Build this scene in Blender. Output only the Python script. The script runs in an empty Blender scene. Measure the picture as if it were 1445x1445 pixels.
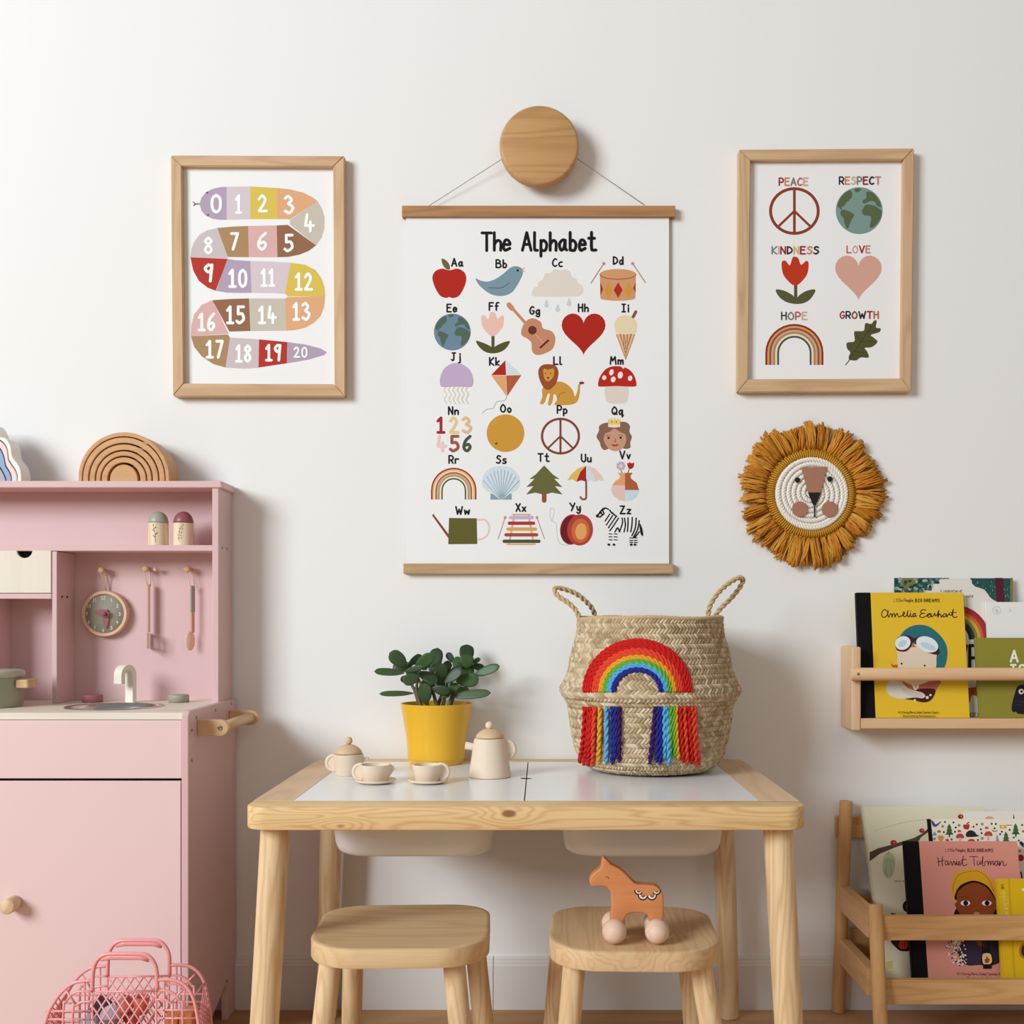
import bpy, bmesh, math, random
from mathutils import Vector, Matrix, geometry
random.seed(7)
S = bpy.context.scene
COL = S.collection
PI = math.pi

# ---------------------------------------------------------------- camera, light, exposure
F, CX, CY, D, EYE = 1637.0, 765.0, 870.0, 2.23, 0.752      # focal length in pixels, horizon, wall distance, eye height
cd = bpy.data.cameras.new('camera'); cam = bpy.data.objects.new('camera', cd); COL.objects.link(cam)
cam.location = (0, -D, EYE); cam.rotation_euler = (PI/2, 0, 0)
cd.sensor_width = 36; cd.lens = F/1445*36
cd.shift_x = -(CX-722.5)/1445; cd.shift_y = (CY-722.5)/1445
cd.clip_start = 0.05; S.camera = cam
S.view_settings.view_transform = 'Standard'; S.view_settings.look = 'None'
S.view_settings.gamma = 1; S.view_settings.use_curve_mapping = False
S.view_settings.exposure = 0.0
w = bpy.data.worlds.new('world'); S.world = w; w.use_nodes = True
w.node_tree.nodes['Background'].inputs[0].default_value = (1.0, 0.955, 0.90, 1)
w.node_tree.nodes['Background'].inputs[1].default_value = 0.29
def area(name, loc, target, sx, sy, power, col):
    l = bpy.data.lights.new(name, 'AREA'); l.shape = 'RECTANGLE'; l.size = sx; l.size_y = sy
    l.energy = power; l.color = col
    o = bpy.data.objects.new(name, l); COL.objects.link(o); o.location = loc
    o.rotation_euler = (Vector(target)-Vector(loc)).to_track_quat('-Z', 'Y').to_euler()
    return o
area('window_light', (-4.2, -4.4, 2.75), (0.1, 0, 0.8), 2.3, 2.2, 336, (0.895, 0.96, 1.0))
area('room_fill', (1.0, -3.4, 2.3), (0, 0, 0.9), 2.0, 1.4, 8, (1.0, 0.97, 0.94))  # weak fill added to lift the shade

# ---------------------------------------------------------------- helpers
def P(u, v, d):
    """photo pixel at depth d (metres from the camera plane) to a point in the room"""
    return Vector(((u-CX)*d/F, d-D, EYE-(v-CY)*d/F))
def X(u, d): return (u-CX)*d/F
def Z(v, d): return EYE-(v-CY)*d/F
def lin(c):
    if isinstance(c, str):
        c = c.lstrip('#'); c = [int(c[i:i+2], 16)/255 for i in (0, 2, 4)]
    return tuple((x/12.92 if x <= .04045 else ((x+.055)/1.055)**2.4) for x in c)
def tag(o, label=None, cat=None, group=None, kind=None):
    if label: o['label'] = label
    if cat: o['category'] = cat
    if group: o['group'] = group
    if kind: o['kind'] = kind
    return o
def thing(name, loc, label=None, cat=None, group=None, kind=None):
    o = bpy.data.objects.new(name, None); o.location = loc; o.empty_display_size = .02; COL.objects.link(o)
    return tag(o, label, cat, group, kind)
def wloc(o):
    v = Vector((0, 0, 0))
    while o: v += o.location; o = o.parent
    return v
_mc = {}
def mat(name, col, rough=.55, metal=0, bump=0, bscale=200, vary=0, spec=.5, trans=0, sheen=0):
    if name in _mc: return _mc[name]
    m = bpy.data.materials.new(name); m.use_nodes = True; nt = m.node_tree; b = nt.nodes['Principled BSDF']
    c = lin(col) + (1,)
    b.inputs['Base Color'].default_value = c; b.inputs['Roughness'].default_value = rough
    b.inputs['Metallic'].default_value = metal; b.inputs['Specular IOR Level'].default_value = spec
    if trans: b.inputs['Transmission Weight'].default_value = trans
    if sheen: b.inputs['Sheen Weight'].default_value = sheen
    tc = nt.nodes.new('ShaderNodeTexCoord')
    if bump or vary:
        n = nt.nodes.new('ShaderNodeTexNoise'); n.inputs['Scale'].default_value = bscale; n.inputs['Detail'].default_value = 4
        nt.links.new(tc.outputs['Object'], n.inputs['Vector'])
    if bump:
        bp = nt.nodes.new('ShaderNodeBump'); bp.inputs['Strength'].default_value = bump; bp.inputs['Distance'].default_value = .001
        nt.links.new(n.outputs['Fac'], bp.inputs['Height']); nt.links.new(bp.outputs['Normal'], b.inputs['Normal'])
    if vary:
        r = nt.nodes.new('ShaderNodeValToRGB'); r.color_ramp.elements[0].position = .3; r.color_ramp.elements[1].position = .7
        r.color_ramp.elements[0].color = tuple(x*(1-vary) for x in c[:3])+(1,); r.color_ramp.elements[1].color = c
        nt.links.new(n.outputs['Fac'], r.inputs[0]); nt.links.new(r.outputs[0], b.inputs['Base Color'])
    _mc[name] = m; return m
def wood(name, light, dark, axis='X', rings=9, fine=1.0, knots=(), rough=.5, across=7.0, contrast=1.0):
    """pine / oak: long grain figure made of noise contours, plus fine pores; knots are ring centres"""
    if name in _mc: return _mc[name]
    m = bpy.data.materials.new(name); m.use_nodes = True; nt = m.node_tree; N = nt.nodes.new; L = nt.links.new
    b = nt.nodes['Principled BSDF']; b.inputs['Roughness'].default_value = rough; b.inputs['Specular IOR Level'].default_value = .35
    tc = N('ShaderNodeTexCoord'); oi = N('ShaderNodeObjectInfo')
    mp = N('ShaderNodeMapping'); sc = [across]*3; sc['XYZ'.index(axis)] = across*.09; mp.inputs['Scale'].default_value = sc
    add = N('ShaderNodeVectorMath'); add.operation = 'ADD'
    mul = N('ShaderNodeMath'); mul.operation = 'MULTIPLY'; mul.inputs[1].default_value = 9.0
    L(oi.outputs['Random'], mul.inputs[0]); L(tc.outputs['Object'], mp.inputs['Vector']); L(mp.outputs[0], add.inputs[0]); L(mul.outputs[0], add.inputs[1])
    n1 = N('ShaderNodeTexNoise'); n1.inputs['Scale'].default_value = 1.6; n1.inputs['Detail'].default_value = 1.5; L(add.outputs[0], n1.inputs['Vector'])
    k = N('ShaderNodeMath'); k.operation = 'MULTIPLY'; k.inputs[1].default_value = rings*6.28; L(n1.outputs['Fac'], k.inputs[0])
    last = k.outputs[0]; kmask = None
    for (kp, kr) in knots:
        d = N('ShaderNodeVectorMath'); d.operation = 'SUBTRACT'; d.inputs[1].default_value = kp; L(tc.outputs['Object'], d.inputs[0])
        s = N('ShaderNodeVectorMath'); s.operation = 'MULTIPLY'; sv = [1, 1, 1]; sv['XYZ'.index(axis)] = .5; s.inputs[1].default_value = sv; L(d.outputs[0], s.inputs[0])
        ln = N('ShaderNodeVectorMath'); ln.operation = 'LENGTH'; L(s.outputs[0], ln.inputs[0])
        mr = N('ShaderNodeMapRange'); mr.interpolation_type = 'SMOOTHSTEP'; mr.inputs[1].default_value = 0; mr.inputs[2].default_value = kr*4
        mr.inputs[3].default_value = 14; mr.inputs[4].default_value = 0; L(ln.outputs['Value'], mr.inputs[0])
        a = N('ShaderNodeMath'); a.operation = 'ADD'; L(last, a.inputs[0]); L(mr.outputs[0], a.inputs[1]); last = a.outputs[0]
        m2 = N('ShaderNodeMapRange'); m2.interpolation_type = 'SMOOTHSTEP'; m2.inputs[1].default_value = kr*.45; m2.inputs[2].default_value = kr*.9
        m2.inputs[3].default_value = .8; m2.inputs[4].default_value = 0; L(ln.outputs['Value'], m2.inputs[0])
        if kmask is None: kmask = m2.outputs[0]
        else:
            mx = N('ShaderNodeMath'); mx.operation = 'MAXIMUM'; L(kmask, mx.inputs[0]); L(m2.outputs[0], mx.inputs[1]); kmask = mx.outputs[0]
    si = N('ShaderNodeMath'); si.operation = 'SINE'; L(last, si.inputs[0])
    mr = N('ShaderNodeMapRange'); mr.inputs[1].default_value = -1; mr.inputs[2].default_value = 1; mr.inputs[3].default_value = 0; mr.inputs[4].default_value = 1; L(si.outputs[0], mr.inputs[0])
    pw = N('ShaderNodeMath'); pw.operation = 'POWER'; pw.inputs[1].default_value = 2.2; L(mr.outputs[0], pw.inputs[0])
    mp2 = N('ShaderNodeMapping'); sc = [420.0]*3; sc['XYZ'.index(axis)] = 14; mp2.inputs['Scale'].default_value = sc; L(tc.outputs['Object'], mp2.inputs[0])
    n2 = N('ShaderNodeTexNoise'); n2.inputs['Scale'].default_value = 1; n2.inputs['Detail'].default_value = 3; L(mp2.outputs[0], n2.inputs['Vector'])
    n3 = N('ShaderNodeTexNoise'); n3.inputs['Scale'].default_value = 1.1; n3.inputs['Detail'].default_value = 2; L(add.outputs[0], n3.inputs['Vector'])
    a1 = N('ShaderNodeMath'); a1.operation = 'MULTIPLY'; a1.inputs[1].default_value = .42*contrast; L(pw.outputs[0], a1.inputs[0])
    a2 = N('ShaderNodeMath'); a2.operation = 'MULTIPLY_ADD'; a2.inputs[1].default_value = .55*fine; L(n2.outputs['Fac'], a2.inputs[0]); L(a1.outputs[0], a2.inputs[2])
    a3 = N('ShaderNodeMath'); a3.operation = 'MULTIPLY_ADD'; a3.inputs[1].default_value = .5; L(n3.outputs['Fac'], a3.inputs[0]); L(a2.outputs[0], a3.inputs[2])
    a4 = N('ShaderNodeMath'); a4.operation = 'SUBTRACT'; a4.inputs[1].default_value = .3+.12*fine; a4.use_clamp = True; L(a3.outputs[0], a4.inputs[0])
    mix = N('ShaderNodeMix'); mix.data_type = 'RGBA'; mix.inputs[6].default_value = lin(light)+(1,); mix.inputs[7].default_value = lin(dark)+(1,); L(a4.outputs[0], mix.inputs[0])
    out = mix.outputs[2]
    if kmask:
        mk = N('ShaderNodeMix'); mk.data_type = 'RGBA'; mk.inputs[7].default_value = lin('#7a4526')+(1,); L(kmask, mk.inputs[0]); L(out, mk.inputs[6]); out = mk.outputs[2]
    L(out, b.inputs['Base Color'])
    bp = N('ShaderNodeBump'); bp.inputs['Strength'].default_value = .15; bp.inputs['Distance'].default_value = .0006; L(n2.outputs['Fac'], bp.inputs['Height']); L(bp.outputs[0], b.inputs['Normal'])
    _mc[name] = m; return m
def ink_material(name='print_ink', rough=.5):
    m = bpy.data.materials.new(name); m.use_nodes = True; nt = m.node_tree
    a = nt.nodes.new('ShaderNodeAttribute'); a.attribute_name = 'ink'
    b = nt.nodes['Principled BSDF']; b.inputs['Roughness'].default_value = rough; b.inputs['Specular IOR Level'].default_value = .12
    nt.links.new(a.outputs['Color'], b.inputs['Base Color']); return m
INK = ink_material(); YARN = ink_material('fibre', .85)

def catmull(pts, n=6, closed=False):
    pts = [Vector(p) for p in pts]; L = len(pts); out = []
    if L < 3: return pts
    rng = range(L if closed else L-1)
    for i in rng:
        if closed: p0, p1, p2, p3 = pts[i-1], pts[i], pts[(i+1) % L], pts[(i+2) % L]
        else:
            p1, p2 = pts[i], pts[i+1]; p0 = pts[i-1] if i else p1*2-p2; p3 = pts[i+2] if i+2 < L else p2*2-p1
        for k in range(n):
            t = k/n
            out.append(.5*((2*p1)+(p2-p0)*t+(2*p0-5*p1+4*p2-p3)*t*t+(3*p1-p0-3*p2+p3)*t**3))
    if not closed: out.append(pts[-1])
    return out
def resample(pts, step):
    pts = [Vector(p) for p in pts]; L = [0]
    for a, b in zip(pts, pts[1:]): L.append(L[-1]+(b-a).length)
    n = max(2, int(L[-1]/step)+1); out = []; j = 0
    for i in range(n):
        s = L[-1]*i/(n-1)
        while j < len(L)-2 and L[j+1] < s: j += 1
        t = (s-L[j])/max(1e-9, L[j+1]-L[j]); out.append(pts[j].lerp(pts[j+1], min(1, max(0, t))))
    return out

class MB:
    """mesh builder in room coordinates; build() makes one object"""
    def __init__(s): s.v = []; s.f = []; s.sm = []; s.c = []; s.col = None
    def add(s, vs, fs, smooth=False, col=None):
        o = len(s.v); s.v += [tuple(v) for v in vs]
        for f in fs: s.f.append(tuple(i+o for i in f)); s.sm.append(smooth); s.c.append(col or s.col)
        return s
    def add_bm(s, bm, smooth=False, M=None):
        if M is not None: bm.transform(M)
        bm.verts.index_update(); s.add([v.co.copy() for v in bm.verts], [[v.index for v in f.verts] for f in bm.faces], smooth); bm.free(); return s
    def box(s, x0, x1, y0, y1, z0, z1, r=.0, seg=2, M=None):
        bm = bmesh.new(); bmesh.ops.create_cube(bm, size=1)
        for v in bm.verts: v.co = Vector((x0+(v.co.x+.5)*(x1-x0), y0+(v.co.y+.5)*(y1-y0), z0+(v.co.z+.5)*(z1-z0)))
        if r: bmesh.ops.bevel(bm, geom=bm.edges[:], offset=r, segments=seg, profile=.6, affect='EDGES')
        return s.add_bm(bm, False, M)
    def prism(s, outline, O, U, V, N, t, r=0, seg=2, smooth=False, hole=None):
        """outline in 2D (U,V) at O, extruded by t against N; edge of front face rounded by r"""
        O, U, V, N = map(Vector, (O, U, V, N)); bm = bmesh.new()
        vs = [bm.verts.new(O+U*p[0]+V*p[1]) for p in outline]; f = bm.faces.new(vs)
        g = bmesh.ops.extrude_face_region(bm, geom=[f]); nv = [e for e in g['geom'] if isinstance(e, bmesh.types.BMVert)]
        for v in nv: v.co -= N*t
        nf = [e for e in g['geom'] if isinstance(e, bmesh.types.BMFace)][0]
        bmesh.ops.recalc_face_normals(bm, faces=bm.faces[:])
        if r:
            es = set(f.edges[:]) | set(nf.edges[:]) if f.is_valid else set(nf.edges[:])
            bmesh.ops.bevel(bm, geom=list(es), offset=r, segments=seg, profile=.5, affect='EDGES', clamp_overlap=True)
        bm.normal_update()
        for ff in bm.faces[:]:
            if len(ff.verts) > 24: bmesh.ops.triangulate(bm, faces=[ff])
        return s.add_bm(bm, smooth)
    def lathe(s, prof, c, n=32, axis='Z', smooth=True, a0=0, a1=2*PI):
        """prof: list of (r, h) along axis from centre c"""
        vs = []; fs = []; full = abs(a1-a0-2*PI) < 1e-6; m = n if full else n+1; c = Vector(c)
        for (r, h) in prof:
            for i in range(m):
                a = a0+(a1-a0)*i/n
                p = Vector((r*math.cos(a), r*math.sin(a), h))
                if axis == 'Y': p = Vector((p.x, -h, p.y))
                if axis == 'X': p = Vector((h, p.x, p.y))
                vs.append(c+p)
        for j in range(len(prof)-1):
            for i in range(n):
                k = (i+1) % m if full else i+1
                q = [j*m+i, j*m+k, (j+1)*m+k, (j+1)*m+i]
                fs.append(q)
        return s.add(vs, fs, smooth)
    def sphere(s, c, r, n=20, sc=(1, 1, 1)):
        prof = [(max(1e-5, r*math.sin(PI*i/(n//2))), -r*math.cos(PI*i/(n//2))) for i in range(n//2+1)]
        k = len(s.v); s.lathe(prof, (0, 0, 0), n)
        for i in range(k, len(s.v)):
            p = s.v[i]; s.v[i] = (c[0]+p[0]*sc[0], c[1]+p[1]*sc[1], c[2]+p[2]*sc[2])
        return s
    def tube(s, pts, r, n=8, cap=True, closed=False, col=None, flat=None):
        pts = [Vector(p) for p in pts]; m = len(pts); rr = r if isinstance(r, (list, tuple)) else [r]*m
        vs = []; fs = []; nrm = None
        for i, p in enumerate(pts):
            if closed: t = pts[(i+1) % m]-pts[i-1]
            else: t = pts[min(i+1, m-1)]-pts[max(i-1, 0)]
            if t.length < 1e-9: t = Vector((0, 0, 1))
            t.normalize()
            if nrm is None:
                nrm = Vector((0, 1, 0)) if abs(t.y) < .9 else Vector((1, 0, 0))
            nrm = nrm-t*nrm.dot(t)
            if nrm.length < 1e-6: nrm = t.orthogonal()
            nrm.normalize(); b = t.cross(nrm)
            for k in range(n):
                a = 2*PI*k/n; q = nrm*math.cos(a)*(flat or 1)+b*math.sin(a); vs.append(p+q*rr[i])
        for i in range(m if closed else m-1):
            j = (i+1) % m
            for k in range(n):
                l = (k+1) % n; fs.append((i*n+k, i*n+l, j*n+l, j*n+k))
        if cap and not closed: fs.append(tuple(range(n))[::-1]); fs.append(tuple((m-1)*n+k for k in range(n)))
        return s.add(vs, fs, True, col)
    def cone(s, a, b, ra, rb, n=24, round_end=0):
        a, b = Vector(a), Vector(b); t = (b-a).normalized()
        pts = [a]; rr = [ra]
        if round_end:
            e = round_end; pts = [a, a+t*e*.3, a+t*e]; rr = [ra-e, ra-e*.3, ra]
        return s.tube(pts+[b], rr+[rb], n)
    def rope(s, path, rad, strands=3, pitch=.012, sides=5, col=None, closed=False, k=.5):
        pts = resample(path, pitch/7); nrm = None; fr = []; ph = random.random()*6.28
        for i, p in enumerate(pts):
            t = (pts[min(i+1, len(pts)-1)]-pts[max(i-1, 0)]).normalized()
            if nrm is None: nrm = t.orthogonal().normalized()
            nrm = (nrm-t*nrm.dot(t)).normalized(); fr.append((p, nrm.copy(), t.cross(nrm)))
        for q in range(strands):
            line = []
            for i, (p, n_, b_) in enumerate(fr):
                a = 2*PI*q/strands+2*PI*i/7+ph
                line.append(p+(n_*math.cos(a)+b_*math.sin(a))*rad*k)
            s.tube(line, rad*(.62 if strands > 2 else .6), sides, True, False, col)
        return s
    def build(s, name, m, parent=None, origin=None, kind=None, label=None):
        me = bpy.data.meshes.new(name)
        if parent is not None: org = wloc(parent)
        elif origin is not None: org = Vector(origin)
        else:
            xs = [v[0] for v in s.v]; ys = [v[1] for v in s.v]; zs = [v[2] for v in s.v]
            org = Vector(((min(xs)+max(xs))/2, (min(ys)+max(ys))/2, min(zs)))
        me.from_pydata([(v[0]-org.x, v[1]-org.y, v[2]-org.z) for v in s.v], [], s.f)
        me.polygons.foreach_set('use_smooth', s.sm)
        if any(c is not None for c in s.c):
            at = me.color_attributes.new('ink', 'FLOAT_COLOR', 'CORNER'); buf = []
            for f, c in zip(s.f, s.c):
                c4 = tuple((c or (.5, .5, .5)))[:3]+(1,)
                buf += c4*len(f)
            at.data.foreach_set('color', buf)
        me.materials.append(m); me.update()
        o = bpy.data.objects.new(name, me); COL.objects.link(o)
        if parent is not None: o.parent = parent
        else: o.location = org
        if kind: o['kind'] = kind
        if label: o['label'] = label
        return o
def smooth_by_angle(o, deg=35):
    me = o.data; bm = bmesh.new(); bm.from_mesh(me)
    for f in bm.faces: f.smooth = True
    for e in bm.edges: e.smooth = not (len(e.link_faces) == 2 and e.calc_face_angle(0) > math.radians(deg))
    bm.to_mesh(me); bm.free(); return o
def rrect(w, h, r, n=6):
    out = []
    for cx, cy, a in ((w/2-r, h/2-r, 0), (-w/2+r, h/2-r, PI/2), (-w/2+r, -h/2+r, PI), (w/2-r, -h/2+r, 1.5*PI)):
        for i in range(n+1):
            t = a+PI/2*i/n; out.append((cx+r*math.cos(t), cy+r*math.sin(t)))
    return out
def copy_tree(o, parent=None):
    c = o.copy(); COL.objects.link(c); c.parent = parent
    for ch in list(o.children): copy_tree(ch, c)
    return c

# ---------------------------------------------------------------- flat print
GL = {}
for line in '''A !003960 !1353
B !0009 0939573505 0545624000
C 58391704113051
D !0009 0938554200
E !59090050 !0545
F !590900 !0545
G 5839170411305254 !3454
H !0900 !5950 !0555
I !0949 !2920 !0040
J !1959 3934322001
K !0900 !590450
L !090050
M !0019346970
N !00095059
O 391704113051645739
P !0900 0939574404
Q 391704113051645739 !3260
R !0900 0939574404 !2450
S 583918163553412001
T !0969 !3930
U 090311305259
V !093069
W !0920466089
X !0950 !5900
Y !0935 !6920
Z !09590060
a 452503103145 454150
b !0900 0425433000
c 4525031040
d 452503103145 !4940
e 03433515021041
f 49291710 !0535
g 452503103145 454y2z0y
h !0900 03254440
i !1510 !1718
j 353y1z !3738
k !0900 !450240
l 09011020
m !0500 03153430 33556460
n !0500 03254440
o 250310304325
p !050z 0425433000
q 452503103145 !454z5x
r !0500 03153545
s 451513423000
t 29213050 !0646
u 05012042 !4540
v !052045
w !0510345065
x !0540 !4500
y 05113145 454x2z0y
z !05450040
0 290702204247 4729
1 !072920 !0040
2 0729473400 !0050
3 08294725 25533001
4 !190353 !3530
5 !591915 1545522001
6 49160220423403
7 !094910
8 2907254220022547 4729
9 4829072547 !4930
| !0900
, !0y10
. !0001
* !0709 !1807'''.split('\n'):
    ch, rest = line.split(' ', 1); st = []
    for tok in rest.split(' '):
        sharp = tok[0] == '!'; tok = tok.lstrip('!')
        st.append((sharp, [(int(tok[i]), 'zyx0123456789'.index(tok[i+1])-3) for i in range(0, len(tok), 2)]))
    GL[ch] = st
GL['0'] = [(False, [(2, 9), (0, 7), (0, 2), (2, 0), (4, 2), (4, 7), (2, 9)])]
GL['8'] = [(False, [(2, 9), (0, 7), (2, 5), (4, 2), (2, 0), (0, 2), (2, 5), (4, 7), (2, 9)])]
class Art:
    """flat print on a plane: shapes are entered as photo pixels (or crop pixels via view()) and laid on the sheet"""
    def __init__(s, O, U=(1, 0, 0), V=(0, 0, 1)):
        s.O, s.U, s.V = Vector(O), Vector(U).normalized(), Vector(V).normalized(); s.N = s.U.cross(s.V)
        s.mb = MB(); s.z = .0001; s.ox, s.oy, s.k = 0, 0, 1; s.rot = None
    def view(s, ox, oy, k): s.ox, s.oy, s.k = ox, oy, k; return s
    def new(s): s.z = .0001; return s
    def pt(s, p):
        if s.rot:
            rx_, ry_, an = s.rot; ca, sa = math.cos(an), math.sin(an); p = (rx_+(p[0]-rx_)*ca-(p[1]-ry_)*sa, ry_+(p[0]-rx_)*sa+(p[1]-ry_)*ca)
        u, v = s.ox+p[0]/s.k, s.oy+p[1]/s.k; c = Vector((0, -D, EYE)); r = P(u, v, 1.0)-c
        t = (s.O-c).dot(s.N)/r.dot(s.N); return c+r*t+s.N*s.z
    def poly(s, pts, col):
        ps = [Vector((p[0], p[1], 0)) for p in pts]; tr = geometry.tessellate_polygon([ps])
        vs = [s.pt(p) for p in pts]; n = None; fs = []
        for t in tr:
            a, b, c = (vs[i] for i in t)
            fs.append(t if (b-a).cross(c-a).dot(s.N) > 0 else t[::-1])
        s.mb.add(vs, fs, False, lin(col)); s.z += .000012
    def blob(s, pts, col, n=6): s.poly([(p.x, p.y) for p in catmull([(a, b, 0) for a, b in pts], n, True)], col)
    def ell(s, x, y, rx, ry=None, col='#000000', a0=0, a1=360, rot=0, n=28):
        ry = ry or rx; c, q = math.cos(math.radians(rot)), math.sin(math.radians(rot)); out = []
        m = n if a1-a0 >= 360 else n+1
        for i in range(m):
            t = math.radians(a0+(a1-a0)*i/n); a, b = rx*math.cos(t), ry*math.sin(t); out.append((x+a*c-b*q, y+a*q+b*c))
        s.poly(out, col)
    def stroke(s, pts, w, col, smooth=True, closed=False, taper=False):
        if not smooth and not closed and len(pts) > 2:
            for p, q in zip(pts, pts[1:]): s.stroke([p, q], w, col, False)
            return
        if smooth and len(pts) > 2: pts = [(p.x, p.y) for p in catmull([(a, b, 0) for a, b in pts], 5, closed)]
        q = [Vector((a, b)) for a, b in pts]
        q = [p for i, p in enumerate(q) if i == 0 or (p-q[i-1]).length > 1e-4]
        if len(q) < 2: return
        m = len(q); Lf = []; R = []; r = w/2
        for i, p in enumerate(q):
            a = q[i-1] if (i or closed) else p; b = q[(i+1) % m] if (i < m-1 or closed) else p
            d1 = (p-a).normalized() if (p-a).length > 1e-6 else (b-p).normalized()
            d2 = (b-p).normalized() if (b-p).length > 1e-6 else d1
            t = d1+d2
            t = t.normalized() if t.length > .2 else d1
            nn = Vector((-t.y, t.x)); cs = max(.7, nn.dot(Vector((-d1.y, d1.x)))); rr = r/cs
            if taper: rr *= max(.15, 1-abs(2*i/(m-1)-1)**2)
            Lf.append(p+nn*rr); R.append(p-nn*rr)
        vs = [s.pt(p)+s.N*(1.5e-6*(i % m)) for i, p in enumerate(Lf+R)]; s.z += 1.5e-6*m; fs = []
        for i in range(m if closed else m-1):
            j = (i+1) % m; fs.append((i, j, m+j, m+i))
        vs_, fs_ = vs, []
        for f in fs:
            a, b, c = vs[f[0]], vs[f[1]], vs[f[2]]
            fs_.append(f if (b-a).cross(c-a).dot(s.N) > 0 else f[::-1])
        s.mb.add(vs_, fs_, False, lin(col))
        if not closed and not taper:
            for e, o in ((q[0], q[1]), (q[-1], q[-2])):
                d = (e-o).normalized(); a0 = math.degrees(math.atan2(d.y, d.x)); s.ell(e.x, e.y, r, r, col, a0-90, a0+90, n=6)
        s.z += .000004
    def text(s, t, x, y, h, col, w=None, xs=1.0, gap=2.2, jit=0, cols=None, slant=0):
        """x,y = left end of the baseline, h = cap height (in the current view's pixels)"""
        k = h/9; w = w or h*.12; rnd = random.Random(len(t)+int(x)); cur = x
        for i, ch in enumerate(t):
            if ch == ' ': cur += 4*k*xs; continue
            g = GL.get(ch)
            if not g: continue
            wid = max(p[0] for _, st in g for p in st); dy = rnd.uniform(-jit, jit)*h
            c = cols[i % len(cols)] if cols else col
            for sharp, st in g: s.stroke([(cur+(p[0]+slant*p[1])*k*xs, y-p[1]*k+dy) for p in st], w, c, not sharp)
            cur += (wid+gap)*k*xs
        return cur
    def fit(s, t, x0, x1, y, h, col, w=None, gap=2.2, **kw):
        k = h/9; tot = sum(4*k if ch == ' ' else (max(p[0] for _, st in GL[ch] for p in st)+gap)*k for ch in t if ch == ' ' or ch in GL)-gap*k
        return s.text(t, x0, y, h, col, w, (x1-x0)/tot, gap, **kw)
    def ctext(s, t, cx, y, h, col, w=None, xs=1.0, gap=2.2, **kw):
        k = h/9; tot = 0
        for ch in t: tot += (4*k*xs if ch == ' ' else (max(p[0] for _, st in GL[ch] for p in st)+gap)*k*xs) if (ch == ' ' or ch in GL) else 0
        s.text(t, cx-(tot-gap*k*xs)/2, y, h, col, w, xs, gap, **kw)
    def build(s, name, parent): return s.mb.build(name, INK, parent)
# ---------------------------------------------------------------- room
M_wall = mat('white_plaster', '#efeeec', .9, bump=.12, bscale=90)
mb = MB(); mb.box(-3.2, 3.2, 0, .12, 0, 2.9); tag(mb.build('wall_back', M_wall, origin=(0, 0, 0)), kind='structure')
M_fl = [wood('oak_floor_%s' % n, a, b, 'X', rings=5, across=6, contrast=.8) for n, a, b in
        (('warm', '#cda173', '#a37a4d'), ('mid', '#bf9365', '#976c42'), ('pale', '#d6ad82', '#ad8257'))]
fl = thing('floor', (0, -2, -.02), kind='structure')
mb = MB(); mb.box(-3.2, 3.2, -4.6, .1, -.06, -.02); sub = mb.build('subfloor', mat('dark_joint', '#3a2a1c', .9), fl); 
mb = MB(); mb.box(-.599, .599, -.0595, .0595, -.02, 0, .0012, 1)
pl0 = mb.build('plank', M_fl[0], origin=(0, 0, -.02)); first = True
planks = [pl0.data]
for m_ in M_fl[1:]:
    me = pl0.data.copy(); me.materials.clear(); me.materials.append(m_); planks.append(me)
rng = random.Random(3)
for r in range(30):
    off = rng.uniform(-.6, .6)
    for c in range(-2, 3):
        if first: o = pl0; first = False
        else: o = pl0.copy(); COL.objects.link(o)
        o.data = planks[rng.randrange(3)]; o.parent = fl; o.location = (c*1.2+off, 2-.0605-r*.1205, 0)
bb = thing('baseboard_back', (0, -.006, 0), kind='structure')
M_bb = mat('white_skirting_paint', '#e2e0dc', .45)
jx = X(696, 2.218)
for x0, x1 in ((-3.1, jx-.0006), (jx+.0006, 3.1)):
    mb = MB(); prof = [(0, 0), (-.012, 0), (-.012, .084), (-.010, .087), (-.010, .0905), (-.0075, .093), (-.0075, .097), (-.004, .1), (0, .1)]
    vs = [(x, y, z) for x in (x0, x1) for y, z in prof]; n = len(prof)
    mb.add(vs, [(i, (i+1) % n, n+(i+1) % n, n+i) for i in range(n)]+[tuple(range(n))[::-1], tuple(range(n, 2*n))]); mb.build('skirting_board', M_bb, bb)

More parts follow.
